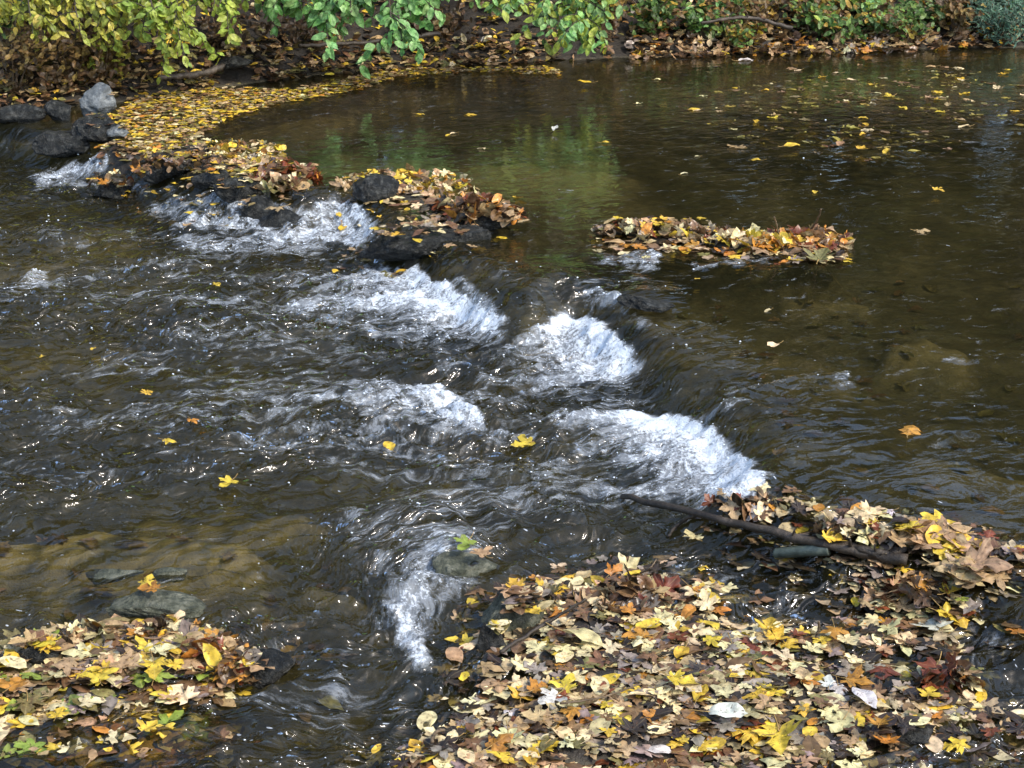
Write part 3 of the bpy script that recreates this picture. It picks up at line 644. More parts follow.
awash(DR_WASH, 230, {'yellow': 16, 'tan': 20, 'cream': 18, 'olive': 14, 'orange': 8, 'brown': 12, 'green': 4}, (.07, .12))
for poly, n, pal in ((DR_MAIN, 420, MIXP), (DR_DAM, 120, MIXP), (IS_MID, 70, YELP), (IS_LEFT, 70, YELP)):
    pt = inside(poly, n * 3, .13); pt = pt[sdpoly(pt[:, 0], pt[:, 1], poly) > -.03]; Hh = water_fields(pt[:, 0], pt[:, 1])[1]
    for (x, y), zz in zip(pt, Hh):
        bg.add(R.choice(TPL[R.choice(['maple', 'maple', 'oval'])]), rotm(R.uniform(0, 6.3), abs(R.gauss(0, .1)), R.uniform(0, 6.3)), R.uniform(.06, .10), (x, y, zz - R.uniform(-.004, .025)), vary(PAL[pick(pal)]), 1, .45)
awash(W([(940, 560), (1030, 590), (1030, 640), (960, 640)]), 30, {'tan': 20, 'brown': 10}, (.08, .12))
SK = {'yellow': 20, 'tan': 25, 'cream': 20, 'olive': 20, 'brown': 10}
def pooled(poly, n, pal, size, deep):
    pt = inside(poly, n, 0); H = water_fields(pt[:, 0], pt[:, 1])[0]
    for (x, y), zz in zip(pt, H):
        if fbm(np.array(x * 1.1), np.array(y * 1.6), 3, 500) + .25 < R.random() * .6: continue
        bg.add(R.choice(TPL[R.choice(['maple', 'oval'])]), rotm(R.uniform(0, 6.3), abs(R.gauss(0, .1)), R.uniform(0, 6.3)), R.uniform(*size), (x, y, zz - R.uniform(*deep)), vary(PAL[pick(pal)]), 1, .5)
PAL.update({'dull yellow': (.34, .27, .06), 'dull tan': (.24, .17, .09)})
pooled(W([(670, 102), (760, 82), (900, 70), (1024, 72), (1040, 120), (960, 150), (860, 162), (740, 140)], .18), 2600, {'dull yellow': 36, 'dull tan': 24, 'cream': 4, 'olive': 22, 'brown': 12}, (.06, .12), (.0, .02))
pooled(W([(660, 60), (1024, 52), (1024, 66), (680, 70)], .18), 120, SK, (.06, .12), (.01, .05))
sunk(W([(0, 700), (200, 690), (260, 720), (150, 768), (0, 768)]), 60, SK, (.07, .11))
sunk(W([(-20, 500), (340, 500), (350, 600), (-20, 620)]), 60, {'yellow': 5, 'tan': 20, 'brown': 10}, (.06, .1))
sunk(W([(650, 270), (1024, 270), (1024, 560), (780, 480)]), 70, {'tan': 10, 'brown': 20, 'olive': 20}, (.06, .1))
sunk(W([(850, 750), (1040, 745), (1040, 800), (800, 800)]), 30, {'tan': 10, 'brown': 20, 'olive': 10, 'mauve': 10}, (.09, .14))
sunk(W([(300, 620), (400, 640), (400, 760), (300, 740)]), 30, SK, (.06, .1))
obj('sunken_leaves', bg.build('sunken_leaves', M_LITTER), kind='stuff', label='pale waterlogged leaves lying on the creek bed under the pool', cat='fallen leaves')
# ------------------------------------------------------------------ single leaves
LM = {}
def leaf_mesh(kind, i):
    if (kind, i) not in LM:
        V, T, ve = TPL[kind][i]
        me = mesh(kind + '_leaf', V, T, M_LEAF, {'vein': ve})
        b = V[np.argmin(V[:, 1] + 3 * np.abs(V[:, 0]))]
        v, f = tube(curve([(0, b[1] + .06, b[2] + .01), (.01, b[1] - .2, b[2] + .03), (.05, b[1] - .42, b[2] + .10)], 5), [.018, .011, .016], 4)
        LM[(kind, i)] = (me, mesh('stalk', v, f, M_STALK))
    return LM[(kind, i)]
CATS = {'maple': 'maple leaf', 'oval': 'oval leaf', 'oak': 'oak leaf'}
def leaf(px, py, wpx, colour, kind, label, group=None, tilt=None, lift=.006, yaw=None, tdir=None, z=None, xy=None, stalk=True):
    if xy is not None: (x, y), zz = xy, z
    else: x, y, zz = hit(px, py)
    dist = math.hypot(y, CAMH)
    size = wpx / F * dist / (.98 if kind == 'maple' else .8)
    i = R.randrange(len(TPL[kind]))
    me, st = leaf_mesh(kind, i)
    M = rotm(R.uniform(0, 6.3) if yaw is None else yaw, abs(R.gauss(0, .18)) if tilt is None else tilt, R.uniform(0, 6.3) if tdir is None else tdir)
    import mathutils
    o = obj(kind + '_leaf', me, label=label, cat=CATS[kind], group=group)
    mt = mathutils.Matrix(M.tolist()).to_4x4(); mt = mathutils.Matrix.Translation((x, y, zz + lift)) @ mt @ mathutils.Matrix.Scale(size, 4)
    o.matrix_world = mt
    o.color = (*vary(PAL[colour], .12), 1)
    if stalk:
        s = obj('stalk', st, o)
    return o
# leaves one could point to
STAND = math.radians(62)
ONE = [
 (735, 148, 22, 'tan', 'maple', 'broad tan maple leaf floating alone on the upper pool'), (888, 97, 15, 'yellow', 'maple', 'bright yellow leaf floating among the pale sunken leaves of the far pool'),
 (815, 193, 9, 'yellow', 'oval', 'small yellow oval leaf floating on the dark pool above the orange leaf dam'), (922, 232, 18, 'tan', 'maple', 'dull tan leaf afloat to the right of the leaf dam'),
 (909, 433, 25, 'orange', 'oak', 'solitary orange lobed leaf on the smooth dark water at right'), (773, 352, 15, 'cream', 'oval', 'long narrow pale leaf drifting on the slick above the lowest fall'),
 (768, 317, 8, 'cream', 'oval', 'tiny pale oval leaf on the slick below the leaf dam'), (390, 453, 17, 'yellow', 'oval', 'yellow oval leaf in the dark water under the middle foam'),
 (523, 452, 30, 'yellow', 'maple', 'large wet yellow leaf on the dark trough in the middle of the riffle'), (43, 363, 9, 'yellow', 'maple', 'small yellow leaf near the left edge on rippled water'),
 (94, 355, 8, 'yellow', 'oval', 'small yellow oval leaf beside the ripples at far left'), (170, 448, 16, 'yellow', 'maple', 'lemon yellow leaf, lower of the close pair at left of the riffle'),
 (194, 428, 15, 'orange', 'maple', 'golden orange leaf, upper of the close pair at left of the riffle'), (217, 285, 12, 'yellow', 'maple', 'yellow leaf floating just below the upper left foam'),
 (148, 399, 15, 'yellow', 'maple', 'pale yellow leaf under a thin sheet of rippling water at left'), (336, 277, 12, 'yellow', 'oval', 'yellowish oval leaf caught at the tail of the upper foam'),
 (228, 491, 26, 'yellow', 'maple', 'waterlogged yellow leaf over the brown shallows at lower left'), (702, 569, 15, 'yellow', 'maple', 'bright yellow maple leaf floating below the long stick'),
 (692, 537, 26, 'cream', 'maple', 'curled cream leaf floating just under the long stick'), (888, 513, 16, 'white', 'maple', 'white maple leaf floating above the right arm of the drift'),
 (1016, 631, 26, 'orange', 'maple', 'golden leaf afloat at the right edge beside the drift'), (376, 760, 12, 'yellow', 'oval', 'small yellow oval leaf on the dark water at the bottom edge'),
 (470, 115, 13, 'yellow', 'maple', 'yellow maple leaf floating in the middle of the far pool'), (938, 195, 15, 'yellow', 'maple', 'small double yellow leaf on the far right of the pool'),
 (555, 133, 10, 'white', 'oval', 'white fleck of a leaf in the far pool above the brown sandbar'), (586, 86, 11, 'yellow', 'oval', 'tiny yellow leaf near the far bank under the hanging branches'),
 (745, 61, 14, 'white', 'oval', 'white leaf floating close to the far right bank'), (790, 150, 16, 'yellow', 'oval', 'yellow leaf, left of three in the upper right pool'), (862, 153, 16, 'yellow', 'maple', 'yellow star shaped leaf, right of three in the upper right pool'),
 (840, 148, 12, 'tan', 'oval', 'tan oval leaf between two yellow ones in the upper right pool'), (755, 165, 11, 'yellow', 'oval', 'little yellow leaf just right of the broad tan one in the pool'), (697, 285, 8, 'yellow', 'oval', 'tiny yellow leaf on the dark slick under the leaf dam'),
 (150, 597, 26, 'orange', 'maple', 'orange leaf lying on the flat grey slab rock at lower left'), (149, 589, 22, 'yellow', 'maple', 'yellow leaf lying behind the orange one on the slab rock'),
 (465, 553, 30, 'green', 'maple', 'bright green leaf plastered on the sunken stone above the bottom chute'), (480, 560, 26, 'tan', 'maple', 'tan leaf plastered beside the green one on the sunken stone'),
 (275, 214, 22, 'tan', 'maple', 'tan leaf stuck to the wet rock in the upper foam'), (118, 186, 20, 'cream', 'maple', 'pale cream maple leaf with clear lobes on the tiny rock islet'),
 (92, 183, 14, 'yellow', 'maple', 'yellow leaf at the left tip of the tiny rock islet'), (820, 262, 36, 'olive', 'maple', 'flat olive leaf awash at the right foot of the leaf dam'), (760, 256, 30, 'tan', 'maple', 'wet pinkish tan leaf awash in front of the leaf dam'),
 (935, 539, 50, 'tan', 'maple', 'big tan leaf at the upper rim of the right arm of the drift'), (912, 535, 34, 'yellow', 'maple', 'yellowish tan leaf beside the big tan one on the right arm'), (985, 572, 56, 'tan', 'maple', 'very large tan leaf at the right tip of the drift'),
 (875, 535, 24, 'rust', 'maple', 'reddish leaf in the middle of the right arm of the drift'), (930, 632, 44, 'white', 'maple', 'white leaf lying flat right of the dark hole in the drift'), (950, 625, 36, 'yellow', 'maple', 'bright yellow leaf just behind the flat white one'),
 (932, 680, 44, 'rust', 'maple', 'rounded rust brown leaf overhanging the drift edge at lower right'), (962, 608, 18, 'green', 'maple', 'pale green leaf on the right edge of the drift'), (862, 704, 30, 'white', 'oval', 'pale curled leaf on the dark gap of the drift at lower right'),
 (779, 748, 54, 'yellow', 'maple', 'brilliant yellow leaf near the bottom edge of the drift'), (745, 742, 40, 'yellow', 'maple', 'spotted yellow leaf left of the brilliant one at the bottom edge'), (578, 644, 34, 'cream', 'oval', 'smooth pale elongated leaf on the upper left of the drift'),
 (533, 620, 24, 'yellow', 'maple', 'vivid yellow leaf above the cracked rock at the left of the drift'), (626, 618, 22, 'orange', 'maple', 'golden leaf in front of the brown twiggy heap on the drift'), (540, 697, 30, 'orange', 'maple', 'orange leaf on the left slope of the drift'), (500, 752, 34, 'orange', 'maple', 'orange yellow leaf at the lower left tip of the drift'),
 (680, 690, 34, 'yellow', 'maple', 'large yellow leaf with orange edge in the middle of the drift'), (768, 634, 30, 'yellow', 'maple', 'holed yellow leaf at the top edge of the drift beside open water'), (725, 722, 34, 'white', 'oval', 'white leaf in the lower middle of the drift'), (835, 642, 28, 'orange', 'maple', 'deep orange curled leaf near the rim of the drift at right'),
 (100, 683, 34, 'yellow', 'maple', 'bright yellow green leaf on the lower left drift'), (155, 676, 40, 'yellow', 'maple', 'wide yellow leaf in the centre of the lower left drift'), (150, 735, 26, 'yellow', 'maple', 'yellow leaf under the water below the lower left drift'), (15, 692, 34, 'orange', 'maple', 'orange tan leaf at the left frame edge on the drift'), (28, 715, 36, 'olive', 'maple', 'pale green leaf awash at the lower left corner'), (60, 722, 26, 'yellow', 'maple', 'yellow leaf awash near the lower left corner'),
]
for a in ONE:
    fl = a[4] == 'oak' or ('float' in a[5])
    leaf(*a, tilt=abs(R.gauss(0, .07)) if fl else None, lift=.005 if fl else .03)
# leaves that stand up on edge, turned to the camera
for px, py, w, c, k, lab, tl in [
 (629, 573, 30, 'cream', 'maple', 'large cream maple leaf standing up on the crest of the drift', 1.2), (614, 578, 22, 'orange', 'maple', 'brown orange leaf leaning behind the large cream one on the crest', 1.0), (601, 590, 16, 'yellow', 'oval', 'upright yellow oval leaf left of the crest of the drift', 1.2),
 (668, 594, 38, 'rust', 'maple', 'dark red brown leaf propped up at the right of the crest', .9), (645, 610, 32, 'mauve', 'maple', 'pinkish grey leaf below the dark red one on the crest', .6), (705, 608, 28, 'cream', 'maple', 'cream yellow leaf at the right end of the crest', .7), (137, 172, 14, 'orange', 'maple', 'orange leaf standing upright on the tiny rock islet', 1.3), (755, 520, 22, 'white', 'maple', 'white leaf hanging over the long stick', .8), (708, 507, 18, 'rust', 'maple', 'dark red leaf curled up behind the long stick', 1.1), (754, 239, 26, 'cream', 'maple', 'cream leaf standing in the middle of the leaf dam', 1.1),
 (832, 242, 18, 'yellow', 'maple', 'yellow leaf at the right end of the leaf dam', .9), (215, 668, 24, 'yellow', 'oval', 'yellow edged leaf leaning in the brown clump of the left drift', .9), (75, 645, 30, 'tan', 'maple', 'tan leaf standing on the back rim of the left drift', .9), (187, 640, 30, 'mauve', 'maple', 'pinkish leaf propped in front of the slab rock', .8), (470, 217, 16, 'yellow', 'oval', 'yellow green leaf tucked under the mid stream heap', .9), (690, 42, 14, 'orange', 'maple', 'glowing orange leaf on the right bank at the waterline', 1.0), (838, 45, 18, 'tan', 'oval', 'tan leaf standing like a fin at the far waterline', 1.2), (775, 50, 18, 'orange', 'maple', 'bright orange leaf at the far waterline', .5), (925, 40, 28, 'tan', 'maple', 'large dry tan leaf on the far right bank', .9), (965, 38, 26, 'tan', 'maple', 'dry tan leaf next to the feathery bush on the bank', .9)]:
    leaf(px, py, w, c, k, lab, tilt=tl, tdir=R.uniform(-.4, .4), lift=.028, yaw=R.uniform(-.9, .9))
# the many that cannot be told apart
def many(poly, n, pal, wpx, where, group, kinds, lift=(.008, .024), tilt=.16, mg=-.02):
    pt = inside(poly, n, mg); zz = zat(pt[:, 0], pt[:, 1])
    for (x, y), z in zip(pt, zz):
        c = pick(pal); k = R.choice(kinds)
        d = math.hypot(y, CAMH)
        word = {'mauve': 'pinkish grey', 'rust': 'dark red brown', 'olive': 'olive'}.get(c, c)
        leaf(0, 0, R.uniform(*wpx) * (4.9 / d if d > 9 else 1) * (.75 if k == 'oval' else 1), c, k, '%s %s leaf, one of many %s' % (word, k, where), group + ', ' + word + ' ' + k, tilt=abs(R.gauss(0, tilt)), lift=R.uniform(*lift), z=z, xy=(x, y))
TOPP = {'cream': 40, 'beige': 12, 'tan': 12, 'yellow': 18, 'orange': 11, 'mauve': 9, 'brown': 6, 'white': 7}
many(DR_MAIN, 118, TOPP, (22, 36), 'lying on the bottom right drift', 'leaves on the bottom right drift', ['maple', 'maple', 'maple', 'oval'])
many(DR_LEFT, 26, {'cream': 12, 'yellow': 14, 'tan': 10, 'green': 3, 'orange': 5}, (22, 34), 'lying on the bottom left drift', 'leaves on the bottom left drift', ['maple'])
many(W([(670, 115), (700, 80), (860, 60), (1024, 70), (1024, 140), (880, 165), (740, 125)], .18), 44, {'yellow': 20, 'tan': 14, 'cream': 12}, (22, 34), 'afloat on the far right of the pool', 'leaves afloat on the far right of the pool', ['oval', 'maple'], lift=(.003, .006), tilt=.05, mg=0)
many(W([(330, 110), (560, 78), (700, 80), (700, 200), (520, 180), (400, 140)], .18), 9, {'cream': 10, 'yellow': 10}, (16, 26), 'scattered over the middle pool', 'leaves scattered over the middle pool', ['oval'], lift=(.003, .006), tilt=.05, mg=0)
# ------------------------------------------------------------------ sticks
def stick(pxs, r0, r1, mat, label, name='stick', lift=.015, seed=0, sides=8, knots=True, n=24):
    pts = []
    for px, py, l in pxs:
        x, y, z = hit(px, py); x, y, z = hit(px, py + l * 1450 / y); pts.append((x, y, z + lift + l))
    lg = mat is M_LOG
    pp = curve(pts, n, r0 * (.03 if lg else .35), seed)
    if knots:
        pp[:, 2] = np.maximum(pp[:, 2], zat(pp[:, 0], pp[:, 1]) + r0 * .6)
    parts = [tube(pp, [r0, r1], sides, .05 if lg else .22, seed)]
    if knots:
        r = random.Random(seed)
        for k in range(3):
            i = r.randrange(4, n - 4); d = np.array((r.uniform(-1, 1), r.uniform(-1, 1), r.uniform(.2, 1))); q = pp[i]
            parts.append(tube(curve([q, q + d * r0 * 1.6, q + d * r0 * 3 + (0, 0, r0)], 5), [r0 * .5, r0 * .2], 5))
    return obj(name, mesh(name, *joinp(parts), mat), label=label, cat='stick')
stick([(622, 500, .0), (690, 515, .02), (760, 532, .05), (830, 548, .05), (870, 557, .03), (907, 564, .02)], .011, .019, M_BARK, 'long dark wet stick lying from the lowest fall to the right arm of the drift', seed=3)
stick([(668, 541, -.01), (678, 528, .0), (695, 519, .015), (720, 521, .02)], .006, .009, M_BARK, 'short curved twig dipping into the water under the long stick', seed=5, knots=False)
stick([(775, 556, .035), (800, 554, .04), (828, 552, .04)], .017, .020, M_LOG, 'short grey green broken branch lying below the long stick', 'branch_piece', seed=6, knots=False, sides=12)
stick([(830, 545, .0), (850, 550, .02), (880, 557, .02), (905, 553, .01)], .016, .012, M_BARK, 'thick black wet branch end half buried in the right arm', seed=7)
stick([(500, 655, .03), (545, 625, .06), (585, 600, .09)], .006, .004, M_BARK, 'thin dark twig slanting up the left of the drift crest', seed=8, knots=False)
stick([(560, 706, .03), (600, 700, .04), (640, 685, .05)], .003, .002, M_TWIG, 'pale thin stem lying on the left slope of the drift', seed=9, knots=False)
stick([(432, 745, .02), (436, 735, .03), (445, 733, .02)], .005, .004, M_TWIG, 'pale bent stem at the lower left tip of the drift', seed=10, knots=False)
stick([(440, 193, .05), (446, 205, .05), (465, 214, .03)], .008, .006, M_TWIG, 'bent twig in front of the mid stream leaf heap', seed=11, knots=False)
stick([(808, 235, .02), (815, 225, .12), (818, 216, .2)], .006, .004, M_TWIG, 'upright stalk sticking out of the right end of the leaf dam', seed=12, knots=False)
stick([(778, 238, .03), (775, 228, .10), (772, 222, .15)], .005, .004, M_TWIG, 'thin stalk leaning left out of the leaf dam', seed=13, knots=False)
stick([(640, 575, .05), (648, 570, .09), (655, 560, .12)], .003, .002, M_TWIG, 'thin stem rising beside the cream leaf on the drift crest', seed=14, knots=False)
stick([(815, 640, .03), (817, 630, .06), (816, 622, .09)], .004, .003, M_TWIG, 'small stub sticking up from the rim of the drift', seed=15, knots=False)
stick([(160, 80, .1), (195, 78, .1), (225, 70, .12)], .02, .03, M_BARK, 'dark fallen branch on the far left bank', seed=16)
stick([(700, 30, .3), (745, 24, .3), (790, 33, .2)], .012, .02, M_BARK, 'grey fallen branch among the plants on the right bank', seed=17)
stick([(300, 50, .15), (370, 46, .15), (440, 38, .2)], .015, .02, M_BARK, 'bare dark branch lying along the shaded far bank', seed=18)
# ------------------------------------------------------------------ plants of the far bank
GREENS = {'lime': [(.36, .46, .07), (.46, .52, .08), (.26, .38, .06)], 'yellowgreen': [(.50, .50, .07), (.42, .44, .07), (.28, .33, .06), (.52, .44, .07)], 'green': [(.10, .20, .04), (.07, .14, .03), (.16, .26, .06)], 'bright': [(.22, .44, .14), (.32, .54, .18), (.16, .34, .09)],
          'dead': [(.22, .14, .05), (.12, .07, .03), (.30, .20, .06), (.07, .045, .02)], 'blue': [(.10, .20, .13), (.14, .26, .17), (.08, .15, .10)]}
OV = TPL['oval']
def strand_leaves(bg, pts, spacing, size, cols, droop=1.0):
    L_ = np.cumsum([0] + [np.linalg.norm(pts[i + 1] - pts[i]) for i in range(len(pts) - 1)])
    s = L_[-1] * .02
    side = 1
    while s < L_[-1]:
        q = np.array([np.interp(s, L_, pts[:, k]) for k in range(3)])
        sz = R.uniform(*size)
        yaw = R.uniform(0, 6.3)
        # leaf points outward and down
        out = np.array([math.cos(yaw), math.sin(yaw) * .7, -R.uniform(.2, 1.6) * droop]); out /= np.linalg.norm(out)
        nrm = np.array([R.uniform(-.5, .5), -R.uniform(.2, 1), R.uniform(.2, 1)]); xx = np.cross(out, nrm); xx /= np.linalg.norm(xx); nn = np.cross(xx, out)
        M = np.stack([xx, out, nn], 1)
        bg.add(R.choice(OV), M, sz, q + out * sz * .45, vary(R.choice(cols), .25))
        side = -side; s += spacing * R.uniform(.6, 1.4)
def tree(name, label, tx, ty, height, strands, cols, size, rad, crown_n=240, spacing=.034):
    tz = float(terrain(np.array([tx]), np.array([ty]))[0][0])
    root = obj(name, None, loc=(tx, ty, tz), label=label, cat='tree', group='trees leaning over the far bank')
    tp = curve([(0, 0, -.2), (.1, -.2, height * .3), (-.05, -.5, height * .65), (.1, -.7, height)], 16, .02, int(tx * 10) + 50)
    obj('trunk', mesh('trunk', *tube(tp, [rad, rad * .7, rad * .25], 10, .08, 3), M_BARK), root)
    bg = Bag(); parts = []
    for (p0, p1, Yd, nsub) in [(q[0], (q[1][0], q[1][1] - (12 if q[1][0] > 270 else 4)), q[2], q[3] + (4 if q[1][0] > 260 else 1)) for q in strands]:
        Yd = Yd - 1.25
        e = np.array(PY(p1[0], p1[1], Yd)) - (tx, ty, tz); s0 = np.array(PY(p0[0], p0[1] - 15, Yd + .3)) - (tx, ty, tz)
        hub = np.array([np.interp(height * .42, tp[:, 2], tp[:, k]) for k in range(3)]); mid = (hub + s0) / 2 + (0, 0, .5)
        pts = curve([hub, mid, s0 + (0, .3, .25), s0, (s0 + e) / 2 + (R.uniform(-.05, .05), 0, .03), e], 26, .01, R.randrange(999))
        parts = [tube(pts, [rad * .3, .012, .003], 6, .1, 1)]
        strand_leaves(bg, pts[12:], spacing, size, cols)
        for k in range(nsub):
            i = R.randrange(12, 24); b0 = pts[i]; dr = np.array([R.uniform(-1, 1), R.uniform(-.6, .3), R.uniform(-.8, .2)]); dr /= np.linalg.norm(dr); ln = R.uniform(.15, .4)
            sp = curve([b0, b0 + dr * ln * .5 + (0, 0, .03), b0 + dr * ln - (0, 0, .05)], 8)
            parts.append(tube(sp, [.005, .002], 4)); strand_leaves(bg, sp, spacing * .8, size, cols)
        obj('limb', mesh('limb', *joinp(parts), M_BARK), root)
    # the crown above the picture
    for k in range(9):
        i = R.randrange(7, 15); q = tp[i]; an = R.uniform(0, 6.3); ln = R.uniform(1.0, 2.4)
        sp = curve([q, q + (math.cos(an) * ln * .6, math.sin(an) * ln * .6, .5), q + (math.cos(an) * ln, math.sin(an) * ln, .2)], 9, .04, k)
        parts = [tube(sp, [rad * .3, .01], 5)]; obj('limb', mesh('limb', *joinp(parts), M_BARK), root)
        for j in range(crown_n // 9):
            c = sp[R.randrange(3, 9)] + np.array([R.gauss(0, .4), R.gauss(0, .4), R.gauss(0, .3)])
            bg.add(R.choice(OV), rotm(R.uniform(0, 6.3), R.uniform(0, 1.2), R.uniform(0, 6.3)), R.uniform(*size) * 1.6, c, vary(R.choice(cols), .25))
    obj('foliage', bg.build('foliage', M_FOL), root)
    return root
YA = 12.6
tree('leaning_tree', 'leaning tree with yellow green leaves hanging over the left bank', -4.3, 15.6, 6.5, [((x, -30), (x + R.uniform(-15, 15), yy), YA + R.uniform(-.2, .7), 9) for x, yy in ((5, 22), (22, 30), (38, 28), (55, 35), (75, 42), (95, 45), (112, 32), (130, 34), (145, 25), (20, 40), (100, 22), (62, 20), (85, 26), (165, 20), (195, 24))], GREENS['yellowgreen'], (.05, .085), .13)
tree('leaning_tree', 'leaning tree whose pale green sprays droop lowest above the golden mat', -2.5, 15.8, 7, [((138, -30), (150, 24), 12.7, 4), ((150, -20), (165, 50), 12.6, 5), ((160, -30), (186, 70), 12.5, 6), ((178, -20), (182, 52), 12.8, 5), ((168, -20), (190, 40), 12.6, 5), ((205, -30), (212, 18), 12.8, 3), ((222, -30), (228, 22), 12.8, 3), ((240, -30), (232, 12), 12.9, 3), ((128, -20), (112, 54), 12.9, 1)], GREENS['lime'], (.055, .10), .14)
tree('leaning_tree', 'leaning tree with bluish green leaves dangling over the dark far pool', -1.0, 16.4, 7.5, [((285, -30), (300, 22), 13.2, 3), ((320, -30), (325, 36), 13.2, 5), ((345, -30), (350, 26), 13.1, 5), ((365, -30), (370, 14), 13.3, 3), ((392, -30), (394, 56), 13.0, 5), ((402, -30), (403, 60), 13.0, 4), ((412, -30), (410, 30), 13.1, 4), ((440, -30), (448, 10), 13.3, 3), ((270, -30), (272, 22), 13.4, 3)], GREENS['bright'], (.065, .125), .15)
tree('leaning_tree', 'leaning tree with long narrow leaves trailing almost to the water right of centre', .35, 16.6, 7, [((508, -30), (512, 12), 13.6, 3), ((530, -30), (522, 28), 13.6, 4), ((555, -30), (545, 54), 13.5, 5), ((570, -30), (575, 40), 13.4, 6), ((585, -30), (592, 58), 13.4, 6), ((600, -30), (606, 36), 13.4, 5), ((562, -30), (566, 30), 13.6, 5)], GREENS['bright'][:2] + GREENS['lime'][:2], (.055, .11), .12)
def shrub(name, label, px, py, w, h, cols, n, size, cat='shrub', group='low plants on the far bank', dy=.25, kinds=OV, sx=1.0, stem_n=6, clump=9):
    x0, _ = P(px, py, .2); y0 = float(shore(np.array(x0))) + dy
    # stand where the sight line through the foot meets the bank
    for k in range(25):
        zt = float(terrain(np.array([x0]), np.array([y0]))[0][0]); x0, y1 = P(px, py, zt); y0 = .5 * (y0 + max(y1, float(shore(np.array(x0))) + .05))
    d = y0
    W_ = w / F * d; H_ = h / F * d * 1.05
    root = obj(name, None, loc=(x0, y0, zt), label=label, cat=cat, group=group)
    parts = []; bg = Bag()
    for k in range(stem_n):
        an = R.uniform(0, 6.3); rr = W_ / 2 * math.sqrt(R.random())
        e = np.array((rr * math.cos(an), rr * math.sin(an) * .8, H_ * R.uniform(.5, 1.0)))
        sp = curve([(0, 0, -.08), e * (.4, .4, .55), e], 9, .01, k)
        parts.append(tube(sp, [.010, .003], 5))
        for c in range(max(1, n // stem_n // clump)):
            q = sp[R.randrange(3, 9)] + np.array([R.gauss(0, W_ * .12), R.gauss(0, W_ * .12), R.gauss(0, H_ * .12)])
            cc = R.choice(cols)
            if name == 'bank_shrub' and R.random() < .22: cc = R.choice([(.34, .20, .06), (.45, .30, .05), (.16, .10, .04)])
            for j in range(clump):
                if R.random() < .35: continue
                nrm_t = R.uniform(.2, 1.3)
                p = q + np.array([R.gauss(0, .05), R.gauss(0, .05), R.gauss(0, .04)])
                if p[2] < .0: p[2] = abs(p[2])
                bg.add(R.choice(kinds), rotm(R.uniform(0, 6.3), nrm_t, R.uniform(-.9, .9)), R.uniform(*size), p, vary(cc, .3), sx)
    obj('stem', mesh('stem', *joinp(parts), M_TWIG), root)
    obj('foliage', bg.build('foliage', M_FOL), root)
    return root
D = GREENS['dead']; G = GREENS['green']; B = GREENS['bright']; LM_ = GREENS['lime']
shrub('withered_shrub', 'withered brown shrub at the left frame edge', 15, 92, 80, 70, D, 700, (.04, .08))
shrub('withered_shrub', 'withered brown shrub above the pale grey boulder', 75, 88, 80, 62, D, 700, (.04, .08))
shrub('withered_shrub', 'withered shrub with dangling brown and gold leaves behind the rock pile', 112, 86, 60, 55, D + GREENS['yellowgreen'][:1], 500, (.04, .08))
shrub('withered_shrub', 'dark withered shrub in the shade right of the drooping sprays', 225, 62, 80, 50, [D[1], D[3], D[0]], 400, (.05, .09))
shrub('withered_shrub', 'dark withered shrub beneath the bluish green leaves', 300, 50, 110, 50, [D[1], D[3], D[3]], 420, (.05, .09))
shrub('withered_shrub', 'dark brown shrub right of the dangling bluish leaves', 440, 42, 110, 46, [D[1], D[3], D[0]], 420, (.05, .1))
shrub('bank_shrub', 'dark green shrub in the top left corner', 8, 45, 50, 44, G, 300, (.06, .1), dy=.8)
shrub('bank_shrub', 'dark green plant beside the orange leaf at the waterline', 650, 34, 50, 40, G, 420, (.05, .09))
shrub('bank_shrub', 'green plant drooping to the water right of the orange leaf', 705, 38, 40, 34, G + B[:1], 360, (.05, .09))
shrub('bank_shrub', 'brown and green tangle under the grey fallen branch', 752, 36, 60, 40, D[:2] + G[:1], 420, (.05, .09))
shrub('bank_shrub', 'fresh green plant with small bright leaves in the middle of the right bank', 812, 38, 50, 40, G + LM_[:1], 420, (.05, .09))
shrub('bank_shrub', 'lime green plant, brightest of the right bank', 880, 34, 48, 30, LM_[:1] + B[:2] + G, 400, (.06, .10))
shrub('bank_shrub', 'dark green plant behind the dry tan leaves of the bank', 925, 32, 56, 36, G, 380, (.05, .09))
shrub('bank_shrub', 'mossy green plant behind the dark waterline at right', 845, 40, 50, 24, G, 300, (.04, .08))
shrub('bank_shrub', 'dark plant behind the trailing narrow leaves', 600, 36, 60, 44, [G[1], D[3], D[1]], 340, (.05, .09))
shrub('feathery_shrub', 'blue green feathery bush at the right end of the far bank', 1000, 42, 70, 46, GREENS['blue'], 1100, (.05, .09), sx=.35, stem_n=12)
shrub('bank_shrub', 'dry brown stalky plant left of the feathery bush', 960, 34, 40, 30, D[:3], 240, (.05, .1))
shrub('bank_shrub', 'brown leafed plant with yellow tips high on the right bank', 700, 14, 70, 26, D[:3] + G[:1], 320, (.06, .1))
shrub('bank_shrub', 'grey green plant high on the right bank above the lime one', 870, 10, 90, 24, G + D[:1], 420, (.06, .1))
shrub('bank_shrub', 'tall green plant at the top right corner', 985, 12, 80, 30, GREENS['blue'] + G, 420, (.06, .1))
shrub('bank_shrub', 'green plant high on the bank above the fallen grey branch', 775, 12, 70, 24, G + D[:2], 380, (.06, .1))
shrub('bank_shrub', 'dark twiggy plant high on the bank right of the trailing narrow leaves', 650, 8, 70, 30, [G[1], D[1], D[3], G[0]], 420, (.05, .09))
shrub('bank_shrub', 'low yellowing plant spilling over the leaf litter right of the orange waterline leaf', 735, 44, 50, 24, LM_[:1] + D[:1] + G, 300, (.04, .08))
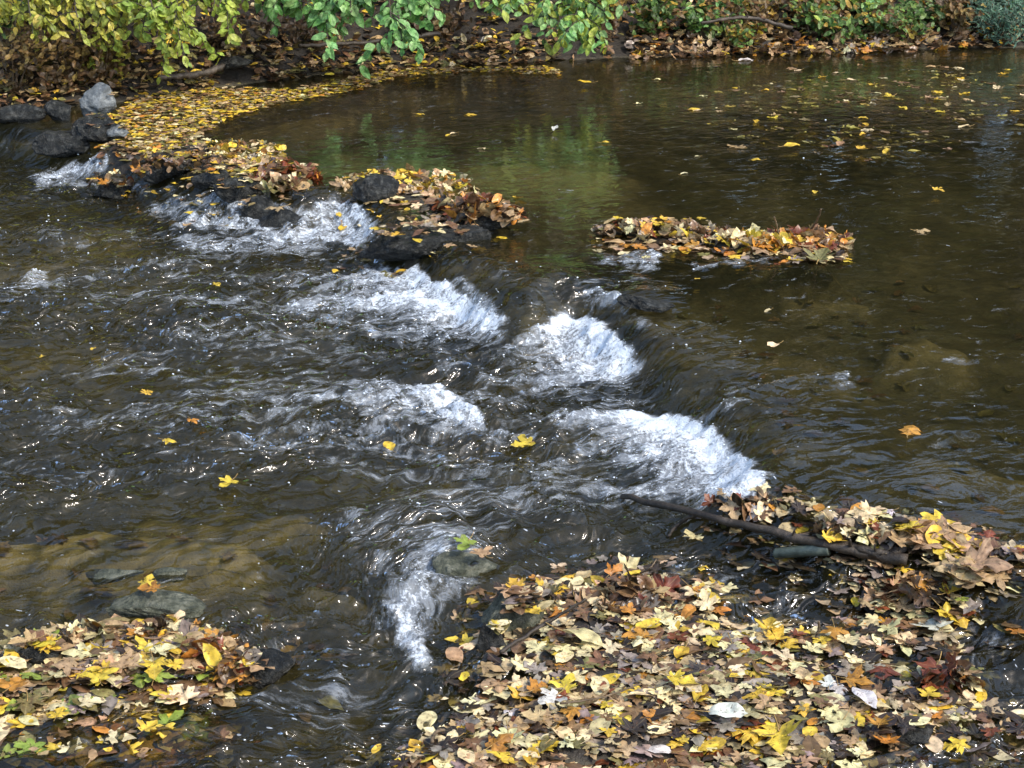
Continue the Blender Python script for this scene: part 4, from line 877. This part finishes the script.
shrub('bank_shrub', 'dark green plant hanging over the waterline left of the feathery bush', 905, 42, 60, 26, G + D[:1], 320, (.045, .085))
shrub('bank_shrub', 'leafy plant at the top of the bank over the lime green one', 830, 4, 80, 26, G + LM_[:1] + D[:1], 420, (.05, .09))
shrub('bank_shrub', 'brownish plant at the top of the bank near the right end', 940, 6, 80, 26, D[:3] + G, 420, (.05, .09))
# ------------------------------------------------------------------ the wood behind the bank
bg = Bag(); wt = []
for i in range(140):
    x = R.uniform(-38, 38); y = float(shore(np.array(x))) + R.uniform(3.2, 14); z = float(terrain(np.array([x]), np.array([y]))[0][0]); h = R.uniform(4, 6)
    wt.append(tube([(x, y, z - .2), (x + R.uniform(-.3, .3), y, z + h * .5), (x + R.uniform(-.6, .6), y, z + h)], [R.uniform(.1, .24), .12, .04], 6))
    for j in range(170):
        t = R.random(); c = (x + R.gauss(0, 1.5), y + R.gauss(0, 1.5), z + h * (.12 + .95 * t))
        bg.add(R.choice(OV), rotm(R.uniform(0, 6.3), R.uniform(0, 1.5), R.uniform(0, 6.3)), R.uniform(.45, .9), c, vary(R.choice([(.05, .075, .02), (.08, .09, .022), (.10, .08, .02), (.045, .06, .02)]), .3), 1.3)
Vw, Fw = joinp(wt)
Fw3 = [];
for f in Fw:
    for k in range(1, len(f) - 1): Fw3.append((f[0], f[k], f[k + 1]))
bg.V.append(np.array(Vw)); bg.T.append(np.array(Fw3) + bg.n); bg.c.append(np.tile((.05, .04, .03, 1), (len(Vw), 1))); bg.v.append(np.zeros(len(Vw)))
obj('woodland', bg.build('woodland', M_FOL), kind='stuff', label='dense dark wood rising behind the far bank', cat='woodland')
# ------------------------------------------------------------------ light
SUN = np.array((.62, -.42, .78)); SUN /= np.linalg.norm(SUN)
el = math.asin(SUN[2]); az = math.atan2(SUN[0], SUN[1])
w = bpy.data.worlds.new('World'); bpy.context.scene.world = w; w.use_nodes = True
nt = w.node_tree; bgn = nt.nodes['Background']
sky = nt.nodes.new('ShaderNodeTexSky'); sky.sky_type = 'NISHITA'; sky.sun_disc = False; sky.sun_elevation = el; sky.sun_rotation = az
sky.air_density = 1.0; sky.dust_density = 1.8
nt.links.new(sky.outputs[0], bgn.inputs[0]); bgn.inputs[1].default_value = .15
import mathutils
ld = bpy.data.lights.new('sun', 'SUN'); ld.energy = 1.5; ld.angle = math.radians(10.0); ld.color = (1, .94, .84)
lo = bpy.data.objects.new('sun', ld); C.objects.link(lo); lo.rotation_euler = mathutils.Vector(SUN.tolist()).to_track_quat('Z', 'Y').to_euler(); lo.location = (6, -6, 10)
cd = bpy.data.cameras.new('camera'); cd.sensor_width = 36; cd.lens = F / 1024 * 36; cd.clip_end = 1000; cd.clip_start = .05
co = bpy.data.objects.new('camera', cd); C.objects.link(co); co.location = (0, 0, CAMH); co.rotation_euler = (math.pi / 2 - PITCH, 0, 0)
sc = bpy.context.scene; sc.camera = co
sc.view_settings.view_transform = 'Standard'; sc.view_settings.look = 'None'; sc.view_settings.exposure = 1.35; sc.view_settings.gamma = 1
sc.render.engine = 'CYCLES'
sc.cycles.max_bounces = 8; sc.cycles.transparent_max_bounces = 8; sc.cycles.use_denoising = True
sc.cycles.caustics_reflective = False; sc.cycles.caustics_refractive = False
